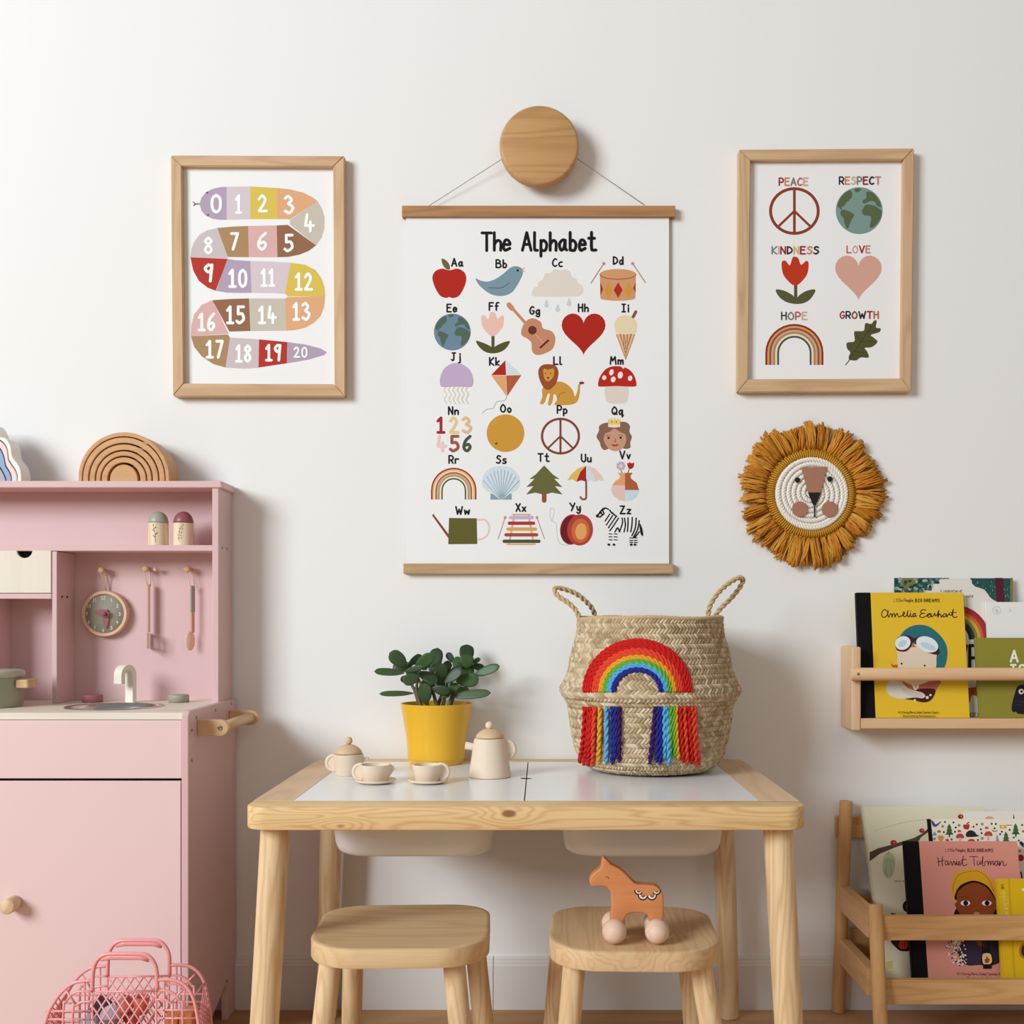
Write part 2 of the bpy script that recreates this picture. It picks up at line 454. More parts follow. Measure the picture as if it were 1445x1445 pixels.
# ---------------------------------------------------------------- framed prints, poster
W_oakframe = {a: wood('oak_frame_'+a, '#d6b38c', '#b18960', a, rings=7, across=16, contrast=.8) for a in 'XYZ'}
M_paper = mat('print_paper', '#f1f1f1', .6)
def frame(outer, inner, d_front, label, art):
    """outer/inner: four photo corners TL TR BR BL of the wooden frame"""
    base = P((outer[2][0]+outer[3][0])/2, outer[2][1], d_front); base.y = -.001
    t = thing('framed_print', base, label, 'picture frame', 'oak framed prints')
    o = [P(u, v, d_front) for u, v in outer]; i = [P(u, v, d_front+.001) for u, v in inner]; ib = [Vector((p.x, D*0-.005, p.z)) for p in i]
    ob = [Vector((p.x, -.0005, p.z)) for p in o]; ibk = [Vector((p.x, -.0005, p.z)) for p in i]
    for k in range(4):
        j = (k+1) % 4; e = .00025
        vs = [o[k], o[j], i[j], i[k], ob[k], ob[j], ibk[j], ibk[k]]
        c = sum(vs, Vector())/8; vs = [v+(c-v).normalized()*e for v in vs]
        bm = bmesh.new(); bv = [bm.verts.new(v) for v in vs]
        for f in ((0, 1, 2, 3), (4, 7, 6, 5), (0, 4, 5, 1), (1, 5, 6, 2), (2, 6, 7, 3), (3, 7, 4, 0)): bm.faces.new([bv[q] for q in f])
        bmesh.ops.recalc_face_normals(bm, faces=bm.faces[:]); bmesh.ops.bevel(bm, geom=bm.edges[:], offset=.0012, segments=2, affect='EDGES')
        mb = MB(); mb.add_bm(bm); mb.build('frame_rail', W_oakframe['X' if k % 2 == 0 else 'Z'], t)
    mb = MB(); c = sum(i, Vector())/4
    q = [Vector((p.x+(p.x-c.x)*.01, 0, p.z+(p.z-c.z)*.01)) for p in i]
    mb.add([(p.x, -.008, p.z) for p in q]+[(p.x, -.005, p.z) for p in q], [(0, 1, 2, 3)[::-1], (4, 5, 6, 7), (0, 1, 5, 4), (1, 2, 6, 5), (2, 3, 7, 6), (3, 0, 4, 7)])
    pr = mb.build('print_sheet', M_paper, t)
    A = Art((0, -.008, 0)); art(A); A.build('printed_picture', pr)
    return t

def art_snake(A):
    A.view(220, 190, 3.7067)
    OUT = '#d9d4d4'
    LV, PK, YL, PE, GR, BR, TN, RS, RD, LG = '#b3a1b8', '#d8c9d0', '#dcc256', '#e2ac80', '#c9c1b3', '#96694f', '#ad8a60', '#dcb0ac', '#b7352a', '#cdc0c2'
    A.poly([(370, 273), (340, 274), (300, 283), (262, 300), (238, 330), (229, 362), (238, 398), (262, 425), (300, 441), (340, 446), (370, 446)], LV)
    A.poly([(370, 273), (494, 271), (494, 442), (370, 446)], PK)
    A.poly([(494, 271), (634, 279), (634, 442), (494, 442)], YL)
    A.poly([(634, 279), (700, 286), (770, 303), (820, 328), (845, 347), (700, 444), (690, 442), (634, 442)], PE)
    A.poly([(845, 347), (868, 385), (882, 430), (881, 490), (866, 540), (838, 579), (700, 470), (702, 458), (700, 448)], GR)
    A.poly([(838, 579), (800, 608), (750, 628), (690, 640), (636, 641), (632, 475), (690, 472)], BR)
    A.poly([(632, 475), (636, 641), (486, 641), (482, 478)], RS)
    A.poly([(482, 478), (486, 641), (375, 640), (322, 488), (400, 481)], TN)
    A.poly([(322, 488), (375, 648), (181, 642), (186, 600), (200, 560), (230, 522), (270, 500)], LG)
    A.poly([(181, 642), (375, 650), (312, 817), (270, 800), (225, 765), (195, 710)], RD)
    A.poly([(375, 650), (420, 657), (494, 661), (501, 827), (440, 828), (370, 826), (314, 817)], LV)
    A.poly([(494, 661), (600, 664), (705, 670), (676, 832), (600, 828), (501, 827)], PK)
    A.poly([(705, 670), (780, 680), (835, 708), (868, 755), (882, 800), (885, 845), (690, 846), (676, 832)], YL)
    A.poly([(885, 845), (880, 900), (860, 950), (825, 985), (780, 1010), (720, 1023), (684, 1025), (676, 858), (688, 850)], PE)
    A.poly([(676, 858), (684, 1025), (494, 1027), (487, 857)], GR)
    A.poly([(487, 857), (494, 1027), (384, 1030), (296, 866), (400, 859)], BR)
    A.poly([(296, 866), (380, 1040), (184, 1056), (186, 1000), (200, 940), (240, 890)], RS)
    A.poly([(184, 1056), (376, 1045), (388, 1062), (364, 1218), (300, 1200), (240, 1160), (200, 1110)], TN)
    A.poly([(388, 1062), (460, 1066), (540, 1071), (537, 1219), (460, 1224), (364, 1218)], LG)
    A.poly([(540, 1071), (687, 1085), (685, 1196), (537, 1218)], RD)
    A.poly([(687, 1085), (780, 1098), (860, 1118), (894, 1138), (880, 1152), (800, 1176), (685, 1196)], LV)
    A.ell(269, 304, 5, 5, '#5b4a52'); A.ell(273, 420, 5, 5, '#5b4a52')
    for st in ([(229, 363), (207, 363)], [(207, 363), (196, 353)], [(207, 363), (198, 371)]): A.stroke(st, 5, '#6a2b3a', False)
    NUM = [('0', 316, 405, 88, 1.0), ('1', 434, 408, 88, .6), ('2', 560, 400, 80, .9), ('3', 697, 410, 86, .85), ('4', 804, 505, 86, .9), ('5', 694, 608, 82, .85), ('6', 556, 600, 84, 1.), ('7', 412, 600, 82, .9),
           ('8', 275, 620, 80, .9), ('9', 276, 766, 84, .95), ('10', 428, 795, 86, .8), ('11', 587, 790, 84, .62), ('12', 775, 810, 82, .75), ('13', 762, 967, 84, .72), ('14', 584, 985, 84, .75), ('15', 417, 985, 84, .75),
           ('16', 265, 1022, 84, .75), ('17', 308, 1165, 84, .78), ('18', 458, 1186, 82, .72), ('19', 614, 1180, 78, .75), ('20', 756, 1163, 50, .95)]
    for t, x, y, h, xs in NUM: A.new(); A.z = .0005; A.ctext(t, x, y, h, '#fbfbf9', h*.18, xs, gap=3.0)

def rainbow(A, cx, by, ro, ri, cols, hx=1.0, ry=1.0, lift=0):
    """printed rainbow: nested arches as filled ring sectors"""
    n = len(cols); rr = [ro+(ri-ro)*i/n for i in range(n+1)]
    for k, c in enumerate(cols):
        for e in range(16):
            a0, a1 = PI*e/16, PI*(e+1)/16; r0, r1 = rr[k], rr[k+1]
            A.mb.add([A.pt((cx-r*math.cos(a), by-lift-r*ry*math.sin(a))) for r, a in ((r0, a0), (r0, a1), (r1, a1), (r1, a0))], [(3, 2, 1, 0)], False, lin(c))
        for sgn in (-1, 1):
            if lift:
                xa, xb = cx+sgn*rr[k], cx+sgn*rr[k+1]; xa, xb = min(xa, xb), max(xa, xb)
                A.mb.add([A.pt(p) for p in ((xa, by), (xb, by), (xb, by-lift), (xa, by-lift))], [(0, 1, 2, 3)], False, lin(c))
    A.z += .000012
def heart(A, cx, top, wd, ht, col):
    pts = []
    for i in range(40):
        t = 2*PI*i/40; x = 16*math.sin(t)**3; y = 13*math.cos(t)-5*math.cos(2*t)-2*math.cos(3*t)-math.cos(4*t)
        pts.append((cx+x/32*wd, top+(12-y)/29*ht))
    A.poly(pts, col)
def peace(A, x, y, r, ry, w, col):
    A.stroke([(x+r*math.cos(2*PI*i/40), y+ry*math.sin(2*PI*i/40)) for i in range(40)], w, col, False, True)
    A.stroke([(x, y-ry), (x, y+ry)], w*.9, col, False); A.stroke([(x, y), (x-r*.68, y+ry*.7)], w*.8, col, False); A.stroke([(x, y), (x+r*.68, y+ry*.7)], w*.8, col, False)
def globe(A, x, y, r, sea, land):
    A.ell(x, y, r, r, sea, n=40)
    def L(pts): A.blob([(x+a*r, y+b*r) for a, b in pts], land, 4)
    L([(-.93, -.22), (-.8, -.55), (-.55, -.8), (-.35, -.85), (-.3, -.62), (-.42, -.45), (-.55, -.35), (-.62, -.22), (-.75, -.15), (-.72, -.02), (-.85, -.12)])
    L([(-.2, -.93), (.0, -.95), (.08, -.88), (-.08, -.78), (-.18, -.82)])
    L([(-.75, -.02), (-.55, -.02), (-.28, .12), (-.22, .2), (-.35, .45), (-.5, .78), (-.62, .55), (-.68, .3), (-.8, .15)])
    L([(.3, -.78), (.5, -.8), (.72, -.62), (.88, -.38), (.93, -.15), (.75, -.22), (.66, -.38), (.45, -.4), (.2, -.3), (.14, -.42), (.3, -.55)])
    L([(.14, -.05), (.3, -.25), (.6, -.22), (.82, -.1), (.96, .05), (.9, .35), (.7, .62), (.55, .72), (.45, .7), (.5, .35), (.45, .22), (.22, .2), (.12, .08)])
def tulip(A, x, top, w, h, col, stem_y, leaf, lw):
    A.blob([(x-w*.5, top+h*.2), (x-w*.36, top+h*.14), (x-w*.2, top+h*.3), (x-w*.1, top+h*.04), (x, top), (x+w*.12, top+h*.06), (x+w*.22, top+h*.28), (x+w*.4, top+h*.15), (x+w*.5, top+h*.22), (x+w*.45, top+h*.6), (x+w*.2, top+h*.9), (x, top+h), (x-w*.2, top+h*.9), (x-w*.45, top+h*.6)], col)
def art_values(A):
    A.view(1020, 190, 3.8034)
    C = {'r': '#9c2b33', 'o': '#cf8a6c', 'g': '#7d8682', 't': '#d3b59a', 'k': '#2c2628', 'p': '#d8a9a2', 'y': '#d9b56c', 'b': '#8a4a38', 'n': '#4a4a34', 'c': '#c4665a'}
    def word(t, x0, x1, y, h, cs):
        k = h/9; tot = sum((max(p[0] for _, s_ in GL[c] for p in s_)+2.4)*k for c in t)-2.4*k
        A.new(); A.text(t, x0, y, h, '#000000', h*.22, (x1-x0)/tot, 2.4, cols=[C[c] for c in cs])
    word('PEACE', 303, 455, 272, 38, 'rogct'); word('RESPECT', 626, 845, 266, 38, 'kotgrko')
    word('K|NDNESS', 265, 512, 640, 38, 'gprkyrok'); word('LOVE', 667, 790, 634, 36, 'cpro')
    word('HOPE', 316, 450, 992, 38, 'ngct'); word('GROWTH', 630, 833, 986, 36, 'rkbkrc')
    A.new(); peace(A, 384, 410, 128, 120, 16, '#8e4028')
    A.new(); globe(A, 732, 408, 126, '#7d9a94', '#5c6a48')
    A.new(); A.stroke([(391, 790), (391, 890)], 18, '#5b5a38', False)
    A.blob([(285, 832), (330, 838), (375, 862), (391, 885), (410, 862), (450, 838), (496, 832), (480, 870), (445, 900), (395, 909), (340, 898), (300, 868)], '#5b5a38', 4)
    tulip(A, 388, 655, 144, 155, '#c23a1c', 0, 0, 0)
    A.new(); heart(A, 728, 648, 250, 242, '#d8a795')
    A.new(); rainbow(A, 384, 1236, 156, 82, ['#8e2f24', '#e09a5e', '#8e5a3c', '#cfa9a0', '#b98a4c', '#efe2c4', '#4d5a52'], ry=1.0, lift=64)
    A.new(); A.stroke([(659, 1236), (690, 1195), (745, 1110), (820, 1005)], 5, '#403c24')
    A.blob([(680, 1208), (715, 1212), (740, 1196), (782, 1196), (775, 1165), (762, 1145), (800, 1140), (830, 1112), (810, 1090), (795, 1075), (840, 1060), (846, 1040), (822, 1035), (826, 1000), (812, 998), (796, 1016), (765, 1012), (758, 1050), (735, 1055), (705, 1058), (708, 1100), (700, 1112), (665, 1118), (668, 1150), (684, 1168), (676, 1190)], '#55562f', 4)
    A.stroke([(672, 1220), (740, 1112), (800, 1030)], 4, '#403c24'); A.stroke([(740, 1112), (800, 1110)], 3, '#403c24'); A.stroke([(738, 1112), (718, 1075)], 3, '#403c24'); A.stroke([(705, 1165), (760, 1170)], 3, '#403c24'); A.stroke([(775, 1062), (820, 1052)], 3, '#403c24')

frame([(241, 219), (486, 220), (487, 559), (244, 559)], [(256, 234), (470, 235), (472, 542), (259, 541)], 2.208,
      'upright oak picture frame with the pastel number snake counting 0 to 20', art_snake)
frame([(1043, 211), (1290, 209), (1286, 552), (1041, 553)], [(1059, 226), (1275, 225), (1272, 534), (1056, 535)], 2.208,
      'upright oak picture frame whose print shows peace sign, globe, tulip, heart, rainbow and oak leaf', art_values)

# alphabet poster on its hanging rails
po = thing('hanging_poster', (X(760, 2.2), -.002, Z(809, 2.216)), 'white alphabet poster clipped between two wooden rails and hung on a thread', 'poster')
mb = MB(); a, b = P(573, 306, 2.222), P(944, 796, 2.222)
mb.box(a.x, b.x, -.0085, -.0078, b.z, a.z); sheet = mb.build('poster_sheet', M_paper, po)
W_rail = wood('oak_rail_brown', '#b5875a', '#8f6540', 'X', rings=7, across=16); W_rail2 = wood('oak_rail_pale', '#c9a983', '#a78560', 'X', rings=7, across=16)
for (u0, v0, u1, v1, mt) in ((567, 290, 953, 305.5, W_rail), (569, 795, 950, 809.5, W_rail2)):
    a, b = P(u0, v0, 2.214), P(u1, v1, 2.214)
    mb = MB(); mb.box(a.x, b.x, -.016, -.0088, b.z, a.z, .0012); mb.build('poster_rail', mt, po)
    mb = MB(); mb.box(a.x, b.x, -.0075, -.0008, b.z, a.z, .0012); mb.build('poster_rail', mt, po)
mb = MB()
pk = P(706, 226, 2.21); pk2 = P(816, 225, 2.21)
mb.tube([P(606, 290, 2.222), pk, P(722, 216, 2.215)], .0006, 6); mb.tube([P(909, 289, 2.222), pk2, P(800, 214, 2.215)], .0006, 6); mb.tube([P(722, 216, 2.215), P(760, 200, 2.222), P(800, 214, 2.215)], .0006, 6)
mb.build('hanging_thread', mat('grey_thread', '#8a7f78', .8), po)
# round wall knob
c = P(761, 207, 2.19)
W_disc = wood('oak_disc', '#c79a67', '#9f7342', 'X', rings=8, across=9, contrast=.9)
R_ = 56*2.19/F
dk = thing('coat_hook', (c.x, 0, c.z), 'large round oak wall knob the alphabet poster hangs from', 'wall hook')
mb = MB(); mb.lathe([(1e-4, .05), (R_-.006, .05), (R_-.003, .049), (R_-.0008, .0465), (R_, .043), (R_*.995, .03), (R_*.97, .026), (1e-4, .026)], (c.x, 0, c.z), 72, 'Y')
smooth_by_angle(mb.build('knob_disc', W_disc, dk))
mb = MB(); mb.lathe([(.012, .026), (.012, .0005)], (c.x, 0, c.z), 20, 'Y'); mb.build('mounting_stem', W_disc, dk)

def art_alphabet(A):
    K = '#1a1a1c'
    A.view(560, 280, 3.6125)
    # title
    A.new(); A.fit('The', 434, 576, 266, 90, K, 15, 1.8, jit=.02); A.fit('Alphabet', 640, 1014, 264, 90, K, 15, 2.4, jit=.02)
    def L2(t, x, y, h=38): A.new(); A.z = .0005; A.ctext(t, x, y, h, K, 7.8, .95, 2.9)
    for t, x, y in (('Aa', 308, 345), ('Bb', 532, 352), ('Cc', 818, 346), ('Dd', 1128, 336), ('Ee', 280, 578), ('Ff', 495, 570), ('Gg', 702, 590), ('Hh', 950, 577), ('Ii', 1164, 578), ('Jj', 300, 826), ('Kk', 497, 850), ('Ll', 820, 846), ('Mm', 1120, 845)): L2(t, x, y)
    # apple
    A.new(); A.blob([(268, 366), (310, 358), (345, 378), (354, 415), (340, 460), (315, 498), (285, 508), (268, 503), (248, 507), (220, 495), (195, 455), (181, 405), (195, 372), (230, 358)], '#b52a1d')
    A.blob([(228, 308), (250, 315), (268, 338), (270, 362), (252, 360), (235, 340)], '#6b6846')
    # bird
    A.new(); A.blob([(402, 408), (425, 418), (460, 424), (500, 412), (545, 382), (580, 352), (612, 346), (640, 360), (640, 390), (615, 440), (585, 480), (540, 497), (490, 492), (450, 470), (415, 436)], '#7d99a6')
    for q in ([(638, 368), (651, 353)], [(638, 372), (652, 372)]): A.stroke(q, 4, '#c9a285', False)
    A.ell(616, 367, 6, 6, '#1f2630'); A.stroke([(468, 455), (495, 456), (535, 455), (572, 432)], 4, '#4f6874')
    # cloud
    A.new(); A.blob([(700, 498), (689, 480), (697, 458), (718, 448), (722, 428), (745, 412), (755, 385), (785, 378), (805, 362), (835, 366), (860, 362), (885, 375), (892, 400), (915, 410), (922, 430), (945, 445), (950, 470), (935, 495), (900, 500), (800, 501)], '#e3dad0')
    for x, y in ((763, 540), (820, 562), (878, 532)): A.blob([(x, y-24), (x+9, y-4), (x+12, y+8), (x, y+18), (x-12, y+8), (x-9, y-4)], '#ccd6dc')
    # drum
    A.new(); A.poly([(1035, 392), (1219, 392), (1216, 508)]+[(1126+90*math.cos(t), 508+14*math.sin(t)) for t in [PI*i/12 for i in range(1, 12)]]+[(1038, 508)], '#d49c70')
    A.ell(1127, 385, 92, 25, '#d59d6e'); A.stroke([(1127+92*math.cos(PI*i/12), 387+25*math.sin(PI*i/12)) for i in range(13)], 4, '#9a5a3c')
    for x, c_, hw in ((1128, '#b5301c', 23), (1078, '#d19a3a', 19), (1180, '#d19a3a', 19)): A.poly([(x, 428), (x+hw, 467), (x, 508), (x-hw, 467)], c_)
    A.poly([(1037, 428), (1051, 462), (1037, 495)], '#a23a28'); A.poly([(1217, 428), (1217, 480), (1204, 458)], '#a23a28')
    for x0, y0, x1, y1 in ((1055, 332, 990, 431), (1202, 332, 1267, 429)): A.stroke([(x0, y0), (x1, y1)], 5, '#b98a72', False); A.ell(x0, y0, 8, 8, '#c39080')
    # earth
    A.new(); globe(A, 283, 681, 94, '#6f8a9c', '#536a5c')
    # flower
    A.new(); A.stroke([(490, 690), (490, 770)], 16, '#55562f', False)
    A.blob([(404, 726), (440, 736), (475, 752), (490, 765), (505, 752), (540, 735), (576, 728), (560, 760), (530, 782), (490, 790), (450, 782), (418, 755)], '#55562f', 4)
    tulip(A, 488, 578, 115, 124, '#eec3b4', 0, 0, 0)
    # guitar
    A.new(); A.stroke([(580, 550), (655, 635)], 15, '#c98c6c', False); A.stroke([(572, 543), (586, 560)], 26, '#c98c6c', False)
    A.blob([(640, 655), (665, 620), (700, 612), (735, 632), (745, 662), (790, 678), (808, 715), (795, 765), (755, 790), (715, 798), (690, 780), (685, 735), (665, 715), (635, 695)], '#c98c6c')
    A.ell(691, 672, 22, 22, '#6b3428'); A.stroke([(705, 690), (752, 742)], 2, '#e9cbb4', False); A.stroke([(732, 760), (772, 724)], 10, '#5b2f24', False)
    # heart, ice cream
    A.new(); heart(A, 952, 586, 224, 214, '#b0281b')
    A.new(); A.poly([(1115, 692), (1217, 692), (1167, 826)], '#e6bd95')
    for k in range(5):
        f = k/5; A.stroke([(1120+95*f, 692), (1167+0+50*f*.3, 820-100*f*.9)], 3, '#a9714a', False); A.stroke([(1212-95*f, 692), (1167-50*f*.3, 820-100*f*.9)], 3, '#a9714a', False)
    A.ell(1166, 647, 57, 52, '#ead9b4', 150, 390); A.ell(1166, 672, 55, 22, '#ead9b4'); A.stroke([(1204, 604), (1218, 578)], 15, '#8e5646', False)
    # second half of the sheet
    A.view(560, 500, 3.6125)
    for t, x, y in (('Nn', 288, 306), ('Oo', 555, 294), ('Pp', 842, 300), ('Qq', 1125, 306), ('Rr', 290, 555), ('Ss', 532, 555), ('Tt', 748, 545), ('Uu', 965, 548), ('Vv', 1163, 532), ('Ww', 335, 815), ('Xx', 632, 800), ('Yy', 908, 797), ('Zz', 1165, 812)): L2(t, x, y)
    # jellyfish
    A.new()
    for x in (246, 268, 290, 312, 334, 356): A.stroke([(x+4, 165), (x-4, 185), (x+9, 205), (x-3, 228), (x+9, 252)], 5, '#dccfb4')
    A.new(); A.z = .0008; A.blob([(222, 155), (221, 120), (240, 75), (275, 50), (303, 45), (335, 52), (370, 80), (387, 125), (384, 158), (370, 165), (303, 163), (235, 165)], '#c4add0')
    # kite
    A.new(); A.poly([(553, 30), (557, 106), (481, 106)], '#b3281e'); A.poly([(557, 32), (635, 104), (559, 106)], '#d6e2ea'); A.poly([(481, 108), (555, 108), (560, 214)], '#e5a873'); A.poly([(557, 108), (635, 106), (562, 214)], '#b45f3c')
    A.stroke([(560, 214), (550, 235), (510, 243), (490, 275), (460, 280), (435, 300)], 2.5, '#8d8f94')
    # lion
    A.new(); Y_ = '#d09a40'
    A.blob([(815, 140), (860, 148), (895, 180), (908, 215), (922, 180), (925, 155), (945, 145), (935, 160), (932, 200), (920, 240), (890, 256), (830, 260), (802, 256), (815, 235), (812, 210), (800, 205), (795, 235), (785, 257), (770, 256), (780, 205), (768, 205), (752, 248), (730, 252), (742, 215), (745, 170)], Y_, 4)
    A.stroke([(822, 222), (835, 200), (858, 194)], 3, '#9a6a2c')
    A.blob([(772, 50), (808, 58), (824, 90), (815, 140), (795, 168), (770, 182), (745, 165), (725, 120), (722, 80), (740, 56)], '#9e5030')
    A.blob([(748, 74), (770, 78), (800, 74), (800, 110), (785, 130), (770, 138), (755, 128), (748, 105)], Y_); A.ell(758, 97, 3, 3, K); A.ell(784, 97, 3, 3, K); A.poly([(764, 116), (778, 116), (771, 126)], K); A.stroke([(771, 126), (771, 132)], 2, K, False)
    A.ell(942, 146, 13, 7, '#7b3c34')
    # mushroom
    A.new(); A.blob([(1068, 160), (1065, 225), (1075, 245), (1120, 252), (1165, 246), (1178, 225), (1172, 160)], '#e3d7cc')
    A.blob([(1026, 158), (1035, 115), (1070, 72), (1120, 60), (1175, 72), (1208, 105), (1222, 155), (1200, 165), (1120, 162), (1045, 165)], '#bb2a20')
    for x, y, a_, b_ in ((1094, 92, 11, 16), (1057, 119, 11, 12), (1103, 128, 12, 15), (1139, 106, 13, 18), (1189, 122, 11, 14)): A.ell(x, y, a_, b_, '#f0e9e2', rot=15)
    A.poly([(1138, 58), (1168, 60), (1155, 74)], '#f0e9e2')
    # numbers
    A.new()
    for t, x, y, c_ in (('1', 225, 398, '#a92a33'), ('2', 292, 398, '#e6cf92'), ('3', 357, 398, '#e7bd92'), ('4', 228, 492, '#efcfc6'), ('5', 292, 492, '#a05a48'), ('6', 357, 492, '#4c5644')): A.ctext(t, x, y, 74, c_, 15, .95)
    # orange, peace
    A.new(); A.ell(554, 402, 96, 96, '#d09a3c', n=44); A.ell(507, 455, 7, 6, '#5c5a2c')
    for x, y in ((492, 345), (500, 335), (512, 328), (488, 358), (505, 350)): A.ell(x, y, 3, 3, '#e4b260', n=8)
    A.new(); peace(A, 834, 417, 94, 88, 12, '#874437')
    # queen
    A.new(); H_ = '#8c6854'
    A.blob([(1060, 350), (1110, 345), (1165, 345), (1188, 365), (1186, 395), (1198, 420), (1190, 450), (1190, 475), (1165, 482), (1110, 470), (1060, 488), (1040, 470), (1035, 450), (1018, 420), (1030, 390), (1032, 365)], H_)
    A.blob([(1110, 380), (1145, 400), (1165, 410), (1168, 445), (1150, 480), (1115, 494), (1080, 480), (1055, 440), (1062, 405), (1085, 395)], '#cd9c80')
    A.ell(1079, 426, 6, 6, '#2e1f1a'); A.ell(1141, 425, 6, 6, '#2e1f1a'); A.stroke([(1114, 430), (1116, 443), (1108, 446)], 3, '#5b3326'); A.blob([(1092, 461), (1105, 458), (1113, 461), (1122, 458), (1132, 461), (1113, 470)], '#b3402c')
    A.stroke([(1068, 418), (1078, 412), (1088, 415)], 3, H_); A.stroke([(1132, 414), (1142, 411), (1150, 416)], 3, H_)
    A.poly([(1077, 370), (1077, 326), (1087, 338), (1092, 322), (1103, 338), (1110, 322), (1120, 338), (1127, 322), (1131, 338), (1140, 326), (1138, 370), (1108, 374)], '#e8cf7c'); A.poly([(1077, 358), (1138, 358), (1138, 370), (1108, 374), (1077, 370)], '#f3e3c2'); A.ell(1096, 344, 3.5, 5, '#b8842c'); A.ell(1119, 344, 3.5, 5, '#b8842c')
    # rainbow, shell, tree
    A.new(); rainbow(A, 290, 740, 116, 56, ['#9b3426', '#e9b680', '#f1dcb4', '#a8644a', '#d4b09c', '#b59a6c', '#f3ecd2', '#4b5348'], ry=1.0, lift=46)
    A.new(); A.poly([(477, 710), (500, 712), (532, 738), (560, 712), (586, 710), (586, 741), (477, 741)], '#8ba5af')
    fan = [(532, 742)]
    for i in range(11):
        a = math.radians(205+130*i/10); fan.append((532+101*math.cos(a)*(1.0), 665+95*math.sin(a)*(1.0)))
    A.blob([(532, 740), (490, 712), (450, 690), (435, 660), (440, 620), (462, 592), (495, 574), (532, 570), (570, 574), (602, 592), (622, 620), (628, 660), (612, 690), (574, 712)], '#d3e2ea')
    for i in range(11):
        t = -1+2*i/10; A.stroke([(532+6*t, 736), (532+92*t, 588+55*t*t)], 3.2, '#98b1bc', False)
    A.new(); A.stroke([(751, 700), (751, 745)], 24, '#9a5434', False)
    T_ = '#6a6a3e'; A.poly([(751, 566), (795, 612), (830, 636), (802, 634), (844, 677), (806, 672), (845, 715), (790, 705), (751, 716), (705, 705), (659, 715), (696, 672), (660, 677), (702, 634), (675, 636), (708, 612)], T_)
    # umbrella, vase
    A.new(); A.stroke([(965, 640), (965, 725), (958, 738), (945, 738), (936, 728)], 10, '#8d5148')
    A.poly([(965, 568), (925, 580), (890, 610), (869, 643), (895, 637), (915, 650)], '#e2c066'); A.poly([(965, 568), (935, 600), (915, 650), (940, 642), (965, 650)], '#a92c22')
    A.poly([(968, 568), (968, 648), (990, 642), (1012, 650), (1000, 605)], '#d3e2ea'); A.poly([(968, 568), (1010, 582), (1040, 612), (1057, 645), (1030, 640), (1012, 650), (1000, 605)], '#ebcdc4')
    A.new(); A.stroke([(1143, 590), (1147, 606)], 4, '#4c5644', False); A.stroke([(1184, 585), (1178, 606)], 4, '#4c5644', False)
    for i in range(7): A.ell(1142+15*math.cos(2*PI*i/7), 569+15*math.sin(2*PI*i/7), 9, 9, '#c3b4cf', n=12)
    A.ell(1142, 569, 9, 9, '#e6dcb4', n=12); A.blob([(1174, 552), (1181, 556), (1188, 549), (1196, 556), (1209, 553), (1206, 575), (1190, 585), (1178, 575)], '#b3281e')
    A.poly([(1127, 604), (1163, 604), (1163, 668), (1098, 668), (1115, 645), (1135, 632), (1138, 620)], '#e5a873'); A.poly([(1163, 604), (1201, 604), (1190, 622), (1195, 635), (1222, 655), (1235, 692), (1163, 692)], '#b2623a')
    A.poly([(1098, 668), (1163, 668), (1163, 748), (1130, 742), (1103, 720), (1092, 692)], '#e8c8c2'); A.poly([(1163, 692), (1235, 692), (1225, 722), (1200, 742), (1163, 748)], '#cfe0ea')
    # watering can
    A.new(); A.stroke([(410, 843), (450, 845), (470, 875), (465, 915), (440, 938), (410, 945)], 10, '#e9cdc6'); A.poly([(185, 812), (270, 925), (270, 948), (180, 822)], '#8c4a36'); A.poly([(266, 834), (407, 836), (410, 967), (262, 968)], '#62602f')
    # xylophone
    A.new(); A.stroke([(598, 825), (572, 965)], 10, '#ddb294', False); A.stroke([(672, 825), (698, 965)], 10, '#ddb294', False); A.stroke([(590, 817), (680, 817)], 6, '#d1a183', False); A.stroke([(562, 968), (704, 968)], 8, '#d9ab8a', False)
    for y, x0, x1, c_ in ((832, 580, 690, '#c9b4d2'), (861, 573, 697, '#b03a34'), (891, 566, 706, '#dca75c'), (920, 556, 712, '#a6503a'), (953, 547, 724, '#545436')): A.stroke([(x0, y), (x1, y)], 17, c_, False)
    for x0, y0, x1, y1 in ((552, 832, 516, 940), (714, 832, 752, 940)): A.stroke([(x0, y0), (x1, y1)], 4, '#c49a86', False); A.ell(x0, y0, 7, 8, '#c49a86', n=12)
    # yo-yo
    A.new(); A.stroke([(885, 970), (850, 972), (825, 955), (815, 900), (812, 865), (785, 840), (780, 800), (790, 783), (803, 800), (790, 850)], 2.5, '#b9bdc4')
    A.ell(892, 893, 60, 78, '#a9363a', rot=8); A.ell(885, 895, 50, 72, '#6e2228', rot=8); A.ell(934, 895, 66, 80, '#b8433a', rot=5); A.ell(936, 899, 46, 62, '#d06b3e', rot=5); A.ell(939, 903, 29, 42, '#e6a864', rot=5)
    # zebra
    A.new(); A.blob([(1018, 822), (1025, 808), (1045, 788), (1075, 780), (1090, 800), (1120, 825), (1160, 832), (1200, 828), (1235, 840), (1250, 880), (1252, 920), (1240, 915), (1228, 925), (1222, 972), (1205, 972), (1205, 935), (1195, 972), (1188, 970), (1192, 930), (1178, 908), (1150, 902), (1128, 908), (1118, 972), (1100, 972), (1105, 925), (1095, 925), (1088, 972), (1074, 970), (1080, 915), (1072, 890), (1062, 855), (1045, 830)], '#f6f4f4', 3)
    Zk = '#191718'
